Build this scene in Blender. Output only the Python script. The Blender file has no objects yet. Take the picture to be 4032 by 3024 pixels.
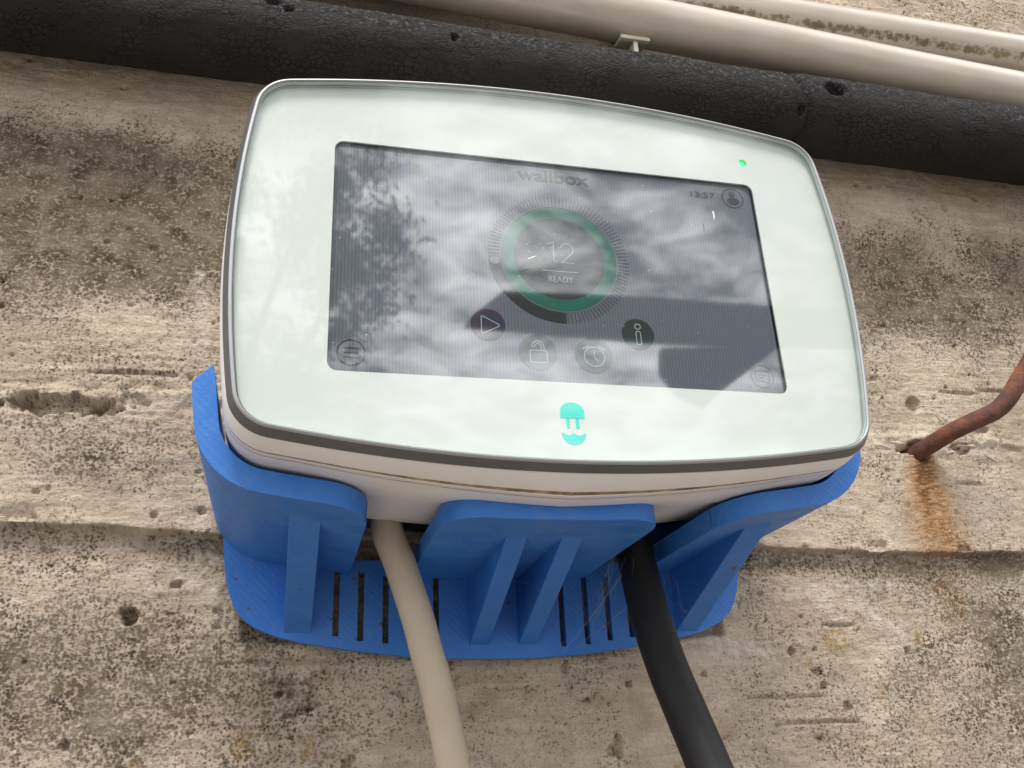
import bpy, math, random
import numpy as np
from mathutils import Vector, Matrix
from mathutils.geometry import tessellate_polygon

rnd = random.Random(7)
Z0 = 1.25                      # height of the screen centre above the ground (m)
scene = bpy.context.scene
COL = scene.collection

# ------------------------------------------------------------------ camera
cam_d = bpy.data.cameras.new('camera')
cam = bpy.data.objects.new('camera', cam_d)
COL.objects.link(cam)
cr = Vector((0.97245698, -0.22860567, -0.04546277))
cu = Vector((-0.04981838, -0.39440092, 0.91758708))
cf = Vector((0.22769617, 0.89004908, 0.39492669))
m = Matrix.Identity(4)
for i in range(3):
    m[i][0], m[i][1], m[i][2] = cr[i], cu[i], -cf[i]
m[0][3], m[1][3], m[2][3] = -0.08479148, -0.2549043, -0.15740716 + Z0
cam.matrix_world = m
cam_d.sensor_width = 36
cam_d.lens = 32.06
cam_d.clip_start = 0.01
cam_d.clip_end = 500
scene.camera = cam

# ------------------------------------------------------------------ exposure, sky, sun
EXPO = 0.5
vs = scene.view_settings
vs.view_transform = 'Standard'
vs.look = 'None'
vs.exposure = EXPO
vs.gamma = 1.0
vs.use_curve_mapping = False
GAIN = 2 ** EXPO

SUN_DIR = Vector((-0.16, -0.55, 1.0)).normalized()      # towards the sun
sun_el = math.asin(SUN_DIR.z)
sun_rot = math.atan2(SUN_DIR.x, SUN_DIR.y)

world = bpy.data.worlds.new('World')
scene.world = world
world.use_nodes = True
wt = world.node_tree
for n in list(wt.nodes):
    wt.nodes.remove(n)


def N(tree, t, **kw):
    n = tree.nodes.new(t)
    ins = kw.pop('ins', {})
    for k, v in kw.items():
        setattr(n, k, v)
    for k, v in ins.items():
        n.inputs[k].default_value = v
    return n


L = wt.links.new
sky = N(wt, 'ShaderNodeTexSky', sky_type='NISHITA', sun_disc=False,
        sun_elevation=sun_el, sun_rotation=sun_rot, air_density=1.0, dust_density=1.5)
tc = N(wt, 'ShaderNodeTexCoord')
sep = N(wt, 'ShaderNodeSeparateXYZ')
L(tc.outputs['Generated'], sep.inputs[0])
addz = N(wt, 'ShaderNodeMath', operation='ADD', ins={1: 0.25})
mxz = N(wt, 'ShaderNodeMath', operation='MAXIMUM', ins={1: 0.06})
L(sep.outputs['Z'], addz.inputs[0])
L(addz.outputs[0], mxz.inputs[0])
dx = N(wt, 'ShaderNodeMath', operation='DIVIDE')
dy = N(wt, 'ShaderNodeMath', operation='DIVIDE')
L(sep.outputs['X'], dx.inputs[0]); L(mxz.outputs[0], dx.inputs[1])
L(sep.outputs['Y'], dy.inputs[0]); L(mxz.outputs[0], dy.inputs[1])
cmb = N(wt, 'ShaderNodeCombineXYZ')
L(dx.outputs[0], cmb.inputs[0]); L(dy.outputs[0], cmb.inputs[1])
cn1 = N(wt, 'ShaderNodeTexNoise', ins={'Scale': 10.0, 'Detail': 7.0, 'Roughness': 0.64, 'Distortion': 0.4})
cn2 = N(wt, 'ShaderNodeTexNoise', ins={'Scale': 1.6, 'Detail': 2.0, 'Roughness': 0.5})
cmap = N(wt, 'ShaderNodeMapping')
cmap.inputs['Rotation'].default_value = (0, 0, math.radians(35))
cmap.inputs['Scale'].default_value = (0.9, 1.5, 1)
L(cmb.outputs[0], cmap.inputs['Vector'])
cn1.noise_dimensions = '2D'; cn2.noise_dimensions = '2D'
L(cmap.outputs[0], cn1.inputs['Vector']); L(cmb.outputs[0], cn2.inputs['Vector'])
cmix = N(wt, 'ShaderNodeMath', operation='ADD')
L(cn1.outputs['Fac'], cmix.inputs[0]); L(cn2.outputs['Fac'], cmix.inputs[1])
ramp = N(wt, 'ShaderNodeMapRange', ins={'From Min': 0.80, 'From Max': 1.22, 'To Min': 1.8, 'To Max': 18.5})
L(cmix.outputs[0], ramp.inputs[0])
cvec = N(wt, 'ShaderNodeVectorMath', operation='SCALE')
cvec.inputs[0].default_value = (1.0, 1.0, 1.02)
zen = N(wt, 'ShaderNodeMapRange', ins={'From Min': 0.0, 'From Max': 1.0, 'To Min': 0.75, 'To Max': 1.5})
L(sep.outputs['Z'], zen.inputs[0])
zm = N(wt, 'ShaderNodeMath', operation='MULTIPLY')
L(ramp.outputs[0], zm.inputs[0]); L(zen.outputs[0], zm.inputs[1])
L(zm.outputs[0], cvec.inputs['Scale'])
cover = N(wt, 'ShaderNodeMapRange', ins={'From Min': 0.55, 'From Max': 0.85, 'To Min': 0.55, 'To Max': 1.0})
L(cmix.outputs[0], cover.inputs[0])
mixs = N(wt, 'ShaderNodeMix', data_type='RGBA')
L(cover.outputs[0], mixs.inputs['Factor'])
L(sky.outputs[0], mixs.inputs['A'])
L(cvec.outputs[0], mixs.inputs['B'])
bg = N(wt, 'ShaderNodeBackground', ins={'Strength': 0.12})
L(mixs.outputs['Result'], bg.inputs[0])
wo = N(wt, 'ShaderNodeOutputWorld')
L(bg.outputs[0], wo.inputs[0])

sun_d = bpy.data.lights.new('sun', 'SUN')
sun_d.energy = 1.9
sun_d.angle = math.radians(18)
sun_d.color = (1.0, 0.93, 0.83)
sun = bpy.data.objects.new('sun', sun_d)
COL.objects.link(sun)
sun.location = (0, -3, 6)
sun.rotation_euler = (-SUN_DIR).to_track_quat('-Z', 'Y').to_euler()


# ------------------------------------------------------------------ material helpers
def material(name):
    mt = bpy.data.materials.new(name)
    mt.use_nodes = True
    t = mt.node_tree
    b = t.nodes['Principled BSDF']
    return mt, t, b


def simple(name, col, rough=0.5, spec=0.5, metal=0.0, var=0.0, vscale=60, bump=0.0, bscale=400, bdist=0.0005, col2=None):
    mt, t, b = material(name)
    b.inputs['Roughness'].default_value = rough
    b.inputs['Specular IOR Level'].default_value = spec
    b.inputs['Metallic'].default_value = metal
    b.inputs['Base Color'].default_value = (*col, 1)
    tcn = N(t, 'ShaderNodeTexCoord')
    if var or col2:
        no = N(t, 'ShaderNodeTexNoise', ins={'Scale': vscale, 'Detail': 5.0, 'Roughness': 0.6})
        t.links.new(tcn.outputs['Object'], no.inputs['Vector'])
        mr = N(t, 'ShaderNodeMapRange', ins={'From Min': 0.35, 'From Max': 0.65})
        t.links.new(no.outputs['Fac'], mr.inputs[0])
        mx = N(t, 'ShaderNodeMix', data_type='RGBA')
        c2 = col2 or tuple(c * (1 - var) for c in col)
        mx.inputs['A'].default_value = (*col, 1)
        mx.inputs['B'].default_value = (*c2, 1)
        t.links.new(mr.outputs[0], mx.inputs['Factor'])
        t.links.new(mx.outputs['Result'], b.inputs['Base Color'])
    if bump:
        nb = N(t, 'ShaderNodeTexNoise', ins={'Scale': bscale, 'Detail': 4.0, 'Roughness': 0.65})
        t.links.new(tcn.outputs['Object'], nb.inputs['Vector'])
        bp = N(t, 'ShaderNodeBump', ins={'Strength': bump, 'Distance': bdist})
        t.links.new(nb.outputs['Fac'], bp.inputs['Height'])
        t.links.new(bp.outputs[0], b.inputs['Normal'])
    return mt


def polarizer(b):
    """glossy front film of the display"""
    b.inputs['Coat Weight'].default_value = 1.0
    b.inputs['Coat Roughness'].default_value = 0.034
    b.inputs['Coat IOR'].default_value = 2.0


def screen_mat(name, col):
    """an element of the display picture: dim backlight, mostly seen by daylight"""
    mt, t, b = material(name)
    b.inputs['Base Color'].default_value = (*col, 1)
    b.inputs['Roughness'].default_value = 0.4
    b.inputs['Specular IOR Level'].default_value = 0.2
    polarizer(b)
    b.inputs['Emission Color'].default_value = (*[e * 0.2 / GAIN for e in col], 1)
    b.inputs['Emission Strength'].default_value = 1.0
    return mt


# ------------------------------------------------------------------ numpy noise
def _hash(ix, iy, seed):
    h = (ix.astype(np.int64) * 374761393 + iy.astype(np.int64) * 668265263 + seed * 1442695041) & 0xFFFFFFFF
    h = ((h ^ (h >> 13)) * 1274126177) & 0xFFFFFFFF
    h = h ^ (h >> 16)
    return (h & 0xFFFF) / 65535.0


def vnoise(x, y, seed=0):
    ix = np.floor(x); iy = np.floor(y)
    fx = x - ix; fy = y - iy
    fx = fx * fx * (3 - 2 * fx); fy = fy * fy * (3 - 2 * fy)
    a = _hash(ix, iy, seed); b = _hash(ix + 1, iy, seed)
    c = _hash(ix, iy + 1, seed); d = _hash(ix + 1, iy + 1, seed)
    return (a * (1 - fx) + b * fx) * (1 - fy) + (c * (1 - fx) + d * fx) * fy - 0.5


def fbm(x, y, seed=0, oct=4, gain=0.5):
    s = 0; a = 1.0
    for o in range(oct):
        s = s + a * vnoise(x * 2 ** o, y * 2 ** o, seed + o * 17)
        a *= gain
    return s


def sstep(a, b, x):
    t = np.clip((x - a) / (b - a), 0, 1)
    return t * t * (3 - 2 * t)


# ------------------------------------------------------------------ object helpers
def tag(o, label, cat, group=None):
    o['label'] = label
    o['category'] = cat
    if group:
        o['group'] = group
    return o


def thing(name, label, cat, base, group=None):
    o = bpy.data.objects.new(name, None)
    o.empty_display_size = 0.02
    o.location = (base[0], base[1], base[2] + Z0)
    COL.objects.link(o)
    return tag(o, label, cat, group)


def base_of(o):
    p = Vector((0, 0, 0))
    while o:
        p += o.location
        o = o.parent
    return p


def mesh_obj(name, verts, faces, mat, parent=None, base=None, smooth=35, bevel=0, seg=2):
    """verts in scene coordinates relative to the screen centre"""
    if parent is not None:
        org = base_of(parent)
    else:
        b = base or (0, 0, 0)
        org = Vector((b[0], b[1], b[2] + Z0))
    me = bpy.data.meshes.new(name)
    vv = [(v[0] - org.x, v[1] - org.y, v[2] + Z0 - org.z) for v in verts]
    me.from_pydata(vv, [], faces)
    me.update()
    me.materials.append(mat)
    o = bpy.data.objects.new(name, me)
    COL.objects.link(o)
    if parent is not None:
        o.parent = parent
    else:
        o.location = org
    if smooth:
        for p in me.polygons:
            p.use_smooth = True
        me.set_sharp_from_angle(angle=math.radians(smooth))
    if bevel:
        md = o.modifiers.new('bevel', 'BEVEL')
        md.width = bevel
        md.segments = seg
        md.limit_method = 'ANGLE'
        md.angle_limit = math.radians(35)
        md.harden_normals = True
    return o


def grid_faces(rows, cols, closed_rows=False, closed_cols=False):
    f = []
    for i in range(rows if closed_rows else rows - 1):
        for j in range(cols if closed_cols else cols - 1):
            a = i * cols + j
            b = i * cols + (j + 1) % cols
            c = ((i + 1) % rows) * cols + (j + 1) % cols
            d = ((i + 1) % rows) * cols + j
            f.append((a, b, c, d))
    return f


def tube(path, rad, segs=24, cap=True):
    """path: list of Vector, rad: float or list"""
    path = [Vector(p) for p in path]
    n = len(path)
    verts = []
    up = Vector((0.03, -1, 0.05)).normalized()
    prev = None
    for i, p in enumerate(path):
        t = (path[min(i + 1, n - 1)] - path[max(i - 1, 0)]).normalized()
        if prev is None:
            u = (up - t * up.dot(t)).normalized()
        else:
            u = (prev - t * prev.dot(t)).normalized()
        prev = u
        w = t.cross(u)
        r = rad[i] if isinstance(rad, (list, tuple)) else rad
        for k in range(segs):
            a = 2 * math.pi * k / segs
            verts.append(p + (u * math.cos(a) + w * math.sin(a)) * r)
    faces = grid_faces(n, segs, closed_cols=True)
    if cap:
        faces.append(tuple(reversed(range(segs))))
        faces.append(tuple(range((n - 1) * segs, n * segs)))
    return verts, faces


def smooth_path(pts, n):
    """Catmull-Rom through pts"""
    pts = [Vector(p) for p in pts]
    P = [pts[0] * 2 - pts[1]] + pts + [pts[-1] * 2 - pts[-2]]
    out = []
    m_ = len(pts) - 1
    for i in range(n + 1):
        s = i / n * m_
        k = min(int(s), m_ - 1)
        t = s - k
        p0, p1, p2, p3 = P[k:k + 4]
        out.append(0.5 * ((2 * p1) + (p2 - p0) * t + (2 * p0 - 5 * p1 + 4 * p2 - p3) * t * t + (3 * p1 - p0 - 3 * p2 + p3) * t ** 3))
    return out


def prism(outer, holes, y0, y1):
    """flat polygon in XZ with holes, thickness along Y (y0 front, y1 back)"""
    loops = [outer] + holes
    tri = tessellate_polygon([[Vector((x, z, 0)) for x, z in lp] for lp in loops])
    flat = [p for lp in loops for p in lp]
    n = len(flat)
    verts = [(x, y0, z) for x, z in flat] + [(x, y1, z) for x, z in flat]
    faces = []
    for t in tri:
        a, b, c = [flat[i] for i in t]
        ar = (b[0] - a[0]) * (c[1] - a[1]) - (c[0] - a[0]) * (b[1] - a[1])
        if abs(ar) < 1e-14:
            continue
        t = t if ar > 0 else (t[0], t[2], t[1])
        faces.append(tuple(t))
        faces.append((t[0] + n, t[2] + n, t[1] + n))
    off = 0
    for li, lp in enumerate(loops):
        k = len(lp)
        ar = sum(lp[i][0] * lp[(i + 1) % k][1] - lp[(i + 1) % k][0] * lp[i][1] for i in range(k))
        for i in range(k):
            a, b = off + i, off + (i + 1) % k
            q = (a, a + n, b + n, b)
            flip = (ar > 0) == (li > 0)
            faces.append(tuple(reversed(q)) if flip else q)
        off += k
    return verts, faces


def flat(outer, holes, y):
    loops = [outer] + holes
    tri = tessellate_polygon([[Vector((x, z, 0)) for x, z in lp] for lp in loops])
    pts = [p for lp in loops for p in lp]
    faces = []
    for t in tri:
        a, b, c = [pts[i] for i in t]
        ar = (b[0] - a[0]) * (c[1] - a[1]) - (c[0] - a[0]) * (b[1] - a[1])
        faces.append(tuple(t) if ar > 0 else (t[0], t[2], t[1]))
    return [(x, y, z) for x, z in pts], faces


def rrect(x0, z0, x1, z1, r, n=6):
    out = []
    for cx, cz, a0 in ((x1 - r, z1 - r, 0), (x0 + r, z1 - r, 90), (x0 + r, z0 + r, 180), (x1 - r, z0 + r, 270)):
        for i in range(n + 1):
            a = math.radians(a0 + 90 * i / n)
            out.append((cx + r * math.cos(a), cz + r * math.sin(a)))
    return out


def circle(cx, cz, r, n=32, a0=0, a1=360):
    if a1 - a0 == 360:
        return [(cx + r * math.cos(2 * math.pi * i / n), cz + r * math.sin(2 * math.pi * i / n)) for i in range(n)]
    return [(cx + r * math.cos(math.radians(a0 + (a1 - a0) * i / n)), cz + r * math.sin(math.radians(a0 + (a1 - a0) * i / n))) for i in range(n + 1)]


def stroke(pts, w, closed=False):
    """flat ribbon in XZ, returns 2-D verts and faces"""
    n = len(pts)
    P = [Vector((p[0], p[1])) for p in pts]
    V = []
    for i in range(n):
        if closed:
            a, b = P[i - 1], P[(i + 1) % n]
        else:
            a, b = P[max(i - 1, 0)], P[min(i + 1, n - 1)]
        d1 = (P[i] - a); d2 = (b - P[i])
        d1 = d1.normalized() if d1.length > 1e-9 else d2.normalized()
        d2 = d2.normalized() if d2.length > 1e-9 else d1
        t = (d1 + d2)
        t = t.normalized() if t.length > 1e-6 else d1
        nn = Vector((-t.y, t.x))
        k = 1 / max(0.5, nn.dot(Vector((-d1.y, d1.x))))
        V += [P[i] + nn * w / 2 * k, P[i] - nn * w / 2 * k]
    F = []
    for i in range(n if closed else n - 1):
        a, b = 2 * i, 2 * ((i + 1) % n)
        F.append((a, a + 1, b + 1, b))
    return [(v.x, v.y) for v in V], F


def flat_multi(parts, y):
    """join several flat (verts2d, faces) at depth y"""
    V = []; F = []
    for v, f in parts:
        o = len(V)
        V += [(x, y, z) for x, z in v]
        F += [tuple(i + o for i in q) for q in f]
    return V, F


def poly2(pts, holes=()):
    v, f = flat(pts, list(holes), 0)
    return [(p[0], p[2]) for p in v], f


def text2(body, x0, z0, x1, z1, offset=0.0):
    """text outline fitted into the box"""
    cu_ = bpy.data.curves.new('lettering', 'FONT')
    cu_.body = body
    cu_.size = 1.0
    cu_.offset = offset
    cu_.resolution_u = 4
    ob = bpy.data.objects.new('lettering', cu_)
    COL.objects.link(ob)
    dg = bpy.context.evaluated_depsgraph_get()
    me = bpy.data.meshes.new_from_object(ob.evaluated_get(dg))
    v = [(p.co.x, p.co.y) for p in me.vertices]
    f = [tuple(p.vertices) for p in me.polygons]
    bpy.data.objects.remove(ob)
    bpy.data.curves.remove(cu_)
    bpy.data.meshes.remove(me)
    xs = [p[0] for p in v]; ys = [p[1] for p in v]
    sx = (x1 - x0) / (max(xs) - min(xs)); sy = (z1 - z0) / (max(ys) - min(ys))
    return [(x0 + (p[0] - min(xs)) * sx, z0 + (p[1] - min(ys)) * sy) for p in v], f


# ------------------------------------------------------------------ materials
def concrete_material():
    mt, t, b = material('board marked concrete')
    lk = t.links.new
    tcn = N(t, 'ShaderNodeTexCoord')
    sxyz = N(t, 'ShaderNodeSeparateXYZ')
    lk(tcn.outputs['Object'], sxyz.inputs[0])
    cxyz = N(t, 'ShaderNodeCombineXYZ')
    lk(sxyz.outputs['X'], cxyz.inputs[0]); lk(sxyz.outputs['Z'], cxyz.inputs[1])
    co = cxyz.outputs[0]

    def noise(scale, det=4, rough=0.55, vec=None, dist=0.0):
        n_ = N(t, 'ShaderNodeTexNoise', noise_dimensions='2D', ins={'Scale': scale, 'Detail': det, 'Roughness': rough, 'Distortion': dist})
        lk(vec or co, n_.inputs['Vector'])
        return n_.outputs['Fac']

    def rng(src, a, b_, lo=0.0, hi=1.0):
        r = N(t, 'ShaderNodeMapRange', ins={'From Min': a, 'From Max': b_, 'To Min': lo, 'To Max': hi})
        lk(src, r.inputs[0])
        return r.outputs[0]

    def math_(op, a, b_=None):
        n_ = N(t, 'ShaderNodeMath', operation=op)
        for i, s in enumerate((a, b_)):
            if s is None:
                continue
            if isinstance(s, (int, float)):
                n_.inputs[i].default_value = s
            else:
                lk(s, n_.inputs[i])
        return n_.outputs[0]

    def mix(fac, a, b_):
        n_ = N(t, 'ShaderNodeMix', data_type='RGBA')
        for key, s in (('Factor', fac), ('A', a), ('B', b_)):
            if isinstance(s, tuple):
                n_.inputs[key].default_value = (*s, 1)
            elif isinstance(s, (int, float)):
                n_.inputs[key].default_value = s
            else:
                lk(s, n_.inputs[key])
        return n_.outputs['Result']

    def attr(name):
        n_ = N(t, 'ShaderNodeAttribute', attribute_name=name)
        return n_.outputs['Fac']

    mp = N(t, 'ShaderNodeMapping')
    mp.inputs['Scale'].default_value = (1, 4, 1)
    lk(co, mp.inputs['Vector'])
    stretched = mp.outputs[0]
    base = mix(rng(noise(18, 5), 0.35, 0.65), (0.48, 0.39, 0.295), (0.62, 0.52, 0.405))
    base = mix(rng(noise(55, 5, 0.65, stretched), 0.44, 0.68, 0, 0.55), base, (0.74, 0.64, 0.51))
    base = mix(rng(noise(120, 4, 0.6), 0.50, 0.72, 0, 0.5), base, (0.40, 0.315, 0.235))
    base = mix(rng(noise(800, 3, 0.7), 0.45, 0.75, 0, 0.40), base, (0.30, 0.23, 0.165))
    film = rng(math_('ADD', attr('mould'), rng(noise(26, 4, 0.65), 0.3, 0.7, -0.28, 0.28)), 0.36, 1.10, 0.0, 0.58)
    base = mix(film, base, (0.185, 0.158, 0.118))
    # black mould specks with a density of their own
    dens = math_('ADD', attr('mould'), rng(noise(38, 4, 0.6), 0.25, 0.75, -0.30, 0.30))
    sp = noise(380, 5.0, 0.85)
    vo = N(t, 'ShaderNodeTexVoronoi', voronoi_dimensions='2D', feature='F1', ins={'Scale': 720.0})
    lk(co, vo.inputs['Vector'])
    dots = rng(vo.outputs['Distance'], 0.0, 0.75, 0.68, 0.30)
    spk = math_('ADD', math_('MULTIPLY', sp, 0.62), math_('MULTIPLY', dots, 0.38))
    thr = rng(dens, 0.0, 1.0, 0.64, 0.43)
    mask = rng(math_('SUBTRACT', spk, thr), -0.030, 0.055)
    dark = mix(rng(noise(60, 3), 0.4, 0.6), (0.072, 0.054, 0.032), (0.125, 0.097, 0.062))
    col = mix(math_('MULTIPLY', mask, rng(noise(90, 3), 0.35, 0.65, 0.55, 1.0)), base, dark)
    # rust run and ochre lichen
    rs = math_('MULTIPLY', attr('rust'), rng(noise(160, 5, 0.7, stretched), 0.25, 0.62, 0.25, 1.0))
    col = mix(rng(rs, 0.08, 0.55, 0, 0.75), col, (0.40, 0.185, 0.05))
    col = mix(rng(rs, 0.48, 0.85, 0, 0.85), col, (0.11, 0.042, 0.016))
    och = math_('MULTIPLY', attr('ochre'), rng(noise(420, 3, 0.6), 0.46, 0.56))
    col = mix(och, col, (0.36, 0.23, 0.06))
    wht = math_('MULTIPLY', attr('pale'), rng(noise(260, 4, 0.6), 0.35, 0.62))
    col = mix(wht, col, (0.72, 0.64, 0.56))
    lk(col, b.inputs['Base Color'])
    b.inputs['Roughness'].default_value = 0.92
    b.inputs['Specular IOR Level'].default_value = 0.2
    h = math_('ADD', math_('MULTIPLY', noise(700, 6, 0.7), 1.0), math_('MULTIPLY', noise(160, 4, 0.6, stretched), 0.75))
    h = math_('SUBTRACT', h, math_('MULTIPLY', mask, 0.28))
    bp = N(t, 'ShaderNodeBump', ins={'Strength': 0.9, 'Distance': 0.0011})
    lk(h, bp.inputs['Height'])
    lk(bp.outputs[0], b.inputs['Normal'])
    return mt


def foam_material():
    mt, t, b = material('crazed black foam')
    lk = t.links.new
    tcn = N(t, 'ShaderNodeTexCoord')
    co = tcn.outputs['Object']
    mp = N(t, 'ShaderNodeMapping')
    mp.inputs['Scale'].default_value = (0.75, 1, 1)
    lk(co, mp.inputs['Vector'])
    dn = N(t, 'ShaderNodeTexNoise', ins={'Scale': 150.0, 'Detail': 3.0})
    lk(mp.outputs[0], dn.inputs['Vector'])
    add = N(t, 'ShaderNodeMix', data_type='VECTOR')
    add.inputs['Factor'].default_value = 0.004
    lk(mp.outputs[0], add.inputs['A'])
    lk(dn.outputs['Color'], add.inputs['B'])
    vo = N(t, 'ShaderNodeTexVoronoi', feature='DISTANCE_TO_EDGE', ins={'Scale': 400.0})
    lk(add.outputs['Result'], vo.inputs['Vector'])
    crack = N(t, 'ShaderNodeMapRange', ins={'From Min': 0.0, 'From Max': 0.12})
    lk(vo.outputs['Distance'], crack.inputs[0])
    pn = N(t, 'ShaderNodeTexNoise', ins={'Scale': 45.0, 'Detail': 4.0, 'Roughness': 0.6})
    lk(co, pn.inputs['Vector'])
    pm = N(t, 'ShaderNodeMapRange', ins={'From Min': 0.42, 'From Max': 0.62, 'To Min': 0.15, 'To Max': 1.0})
    lk(pn.outputs['Fac'], pm.inputs[0])
    cm = N(t, 'ShaderNodeMix', data_type='FLOAT')
    cm.inputs['A'].default_value = 0.75
    lk(pm.outputs[0], cm.inputs['Factor']); lk(crack.outputs[0], cm.inputs['B'])
    no = N(t, 'ShaderNodeTexNoise', ins={'Scale': 480.0, 'Detail': 5.0, 'Roughness': 0.75})
    lk(co, no.inputs['Vector'])
    big = N(t, 'ShaderNodeTexNoise', ins={'Scale': 28.0, 'Detail': 3.0})
    lk(co, big.inputs['Vector'])
    # old weathered top side: open grain
    at = N(t, 'ShaderNodeAttribute', attribute_name='weather')
    mxh = N(t, 'ShaderNodeMix', data_type='FLOAT')
    lk(at.outputs['Fac'], mxh.inputs['Factor'])
    lk(cm.outputs['Result'], mxh.inputs['A'])
    ng = N(t, 'ShaderNodeMapRange', ins={'From Min': 0.3, 'From Max': 0.7})
    lk(no.outputs['Fac'], ng.inputs[0])
    lk(ng.outputs[0], mxh.inputs['B'])
    bp = N(t, 'ShaderNodeBump', ins={'Strength': 0.95, 'Distance': 0.0011})
    lk(mxh.outputs['Result'], bp.inputs['Height'])
    lk(bp.outputs[0], b.inputs['Normal'])
    mx = N(t, 'ShaderNodeMix', data_type='RGBA')
    mx.inputs['A'].default_value = (0.005, 0.0045, 0.0045, 1)
    mx.inputs['B'].default_value = (0.021, 0.0195, 0.0195, 1)
    mu = N(t, 'ShaderNodeMath', operation='MULTIPLY')
    lk(mxh.outputs['Result'], mu.inputs[0])
    bm_ = N(t, 'ShaderNodeMapRange', ins={'From Min': 0.3, 'From Max': 0.7, 'To Min': 0.35, 'To Max': 1.0})
    lk(big.outputs['Fac'], bm_.inputs[0])
    lk(bm_.outputs[0], mu.inputs[1])
    lk(mu.outputs[0], mx.inputs['Factor'])
    # pale grains on the weathered side
    gr = N(t, 'ShaderNodeMapRange', ins={'From Min': 0.54, 'From Max': 0.66})
    lk(no.outputs['Fac'], gr.inputs[0])
    gm = N(t, 'ShaderNodeMath', operation='MULTIPLY')
    lk(gr.outputs[0], gm.inputs[0]); lk(at.outputs['Fac'], gm.inputs[1])
    mx2 = N(t, 'ShaderNodeMix', data_type='RGBA')
    lk(gm.outputs[0], mx2.inputs['Factor'])
    lk(mx.outputs['Result'], mx2.inputs['A'])
    mx2.inputs['B'].default_value = (0.17, 0.165, 0.175, 1)
    lk(mx2.outputs['Result'], b.inputs['Base Color'])
    b.inputs['Roughness'].default_value = 0.8
    b.inputs['Specular IOR Level'].default_value = 0.3
    return mt


def glass_material():
    mt, t, b = material('front glass')
    t.nodes.remove(b)
    lk = t.links.new
    lw = N(t, 'ShaderNodeLayerWeight', ins={'Blend': 0.5})
    p5 = N(t, 'ShaderNodeMath', operation='POWER', ins={1: 5.0})
    lk(lw.outputs['Facing'], p5.inputs[0])
    fr = N(t, 'ShaderNodeMapRange', ins={'To Min': 0.055, 'To Max': 1.0})
    lk(p5.outputs[0], fr.inputs[0])
    tr = N(t, 'ShaderNodeBsdfTransparent')
    tr.inputs[0].default_value = (0.985, 0.993, 0.987, 1)
    gl = N(t, 'ShaderNodeBsdfGlossy', ins={'Roughness': 0.034})
    gl.inputs[0].default_value = (1, 1, 1, 1)
    mx = N(t, 'ShaderNodeMixShader')
    lk(fr.outputs[0], mx.inputs[0]); lk(tr.outputs[0], mx.inputs[1]); lk(gl.outputs[0], mx.inputs[2])
    lk(mx.outputs[0], t.nodes['Material Output'].inputs[0])
    return mt


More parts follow.
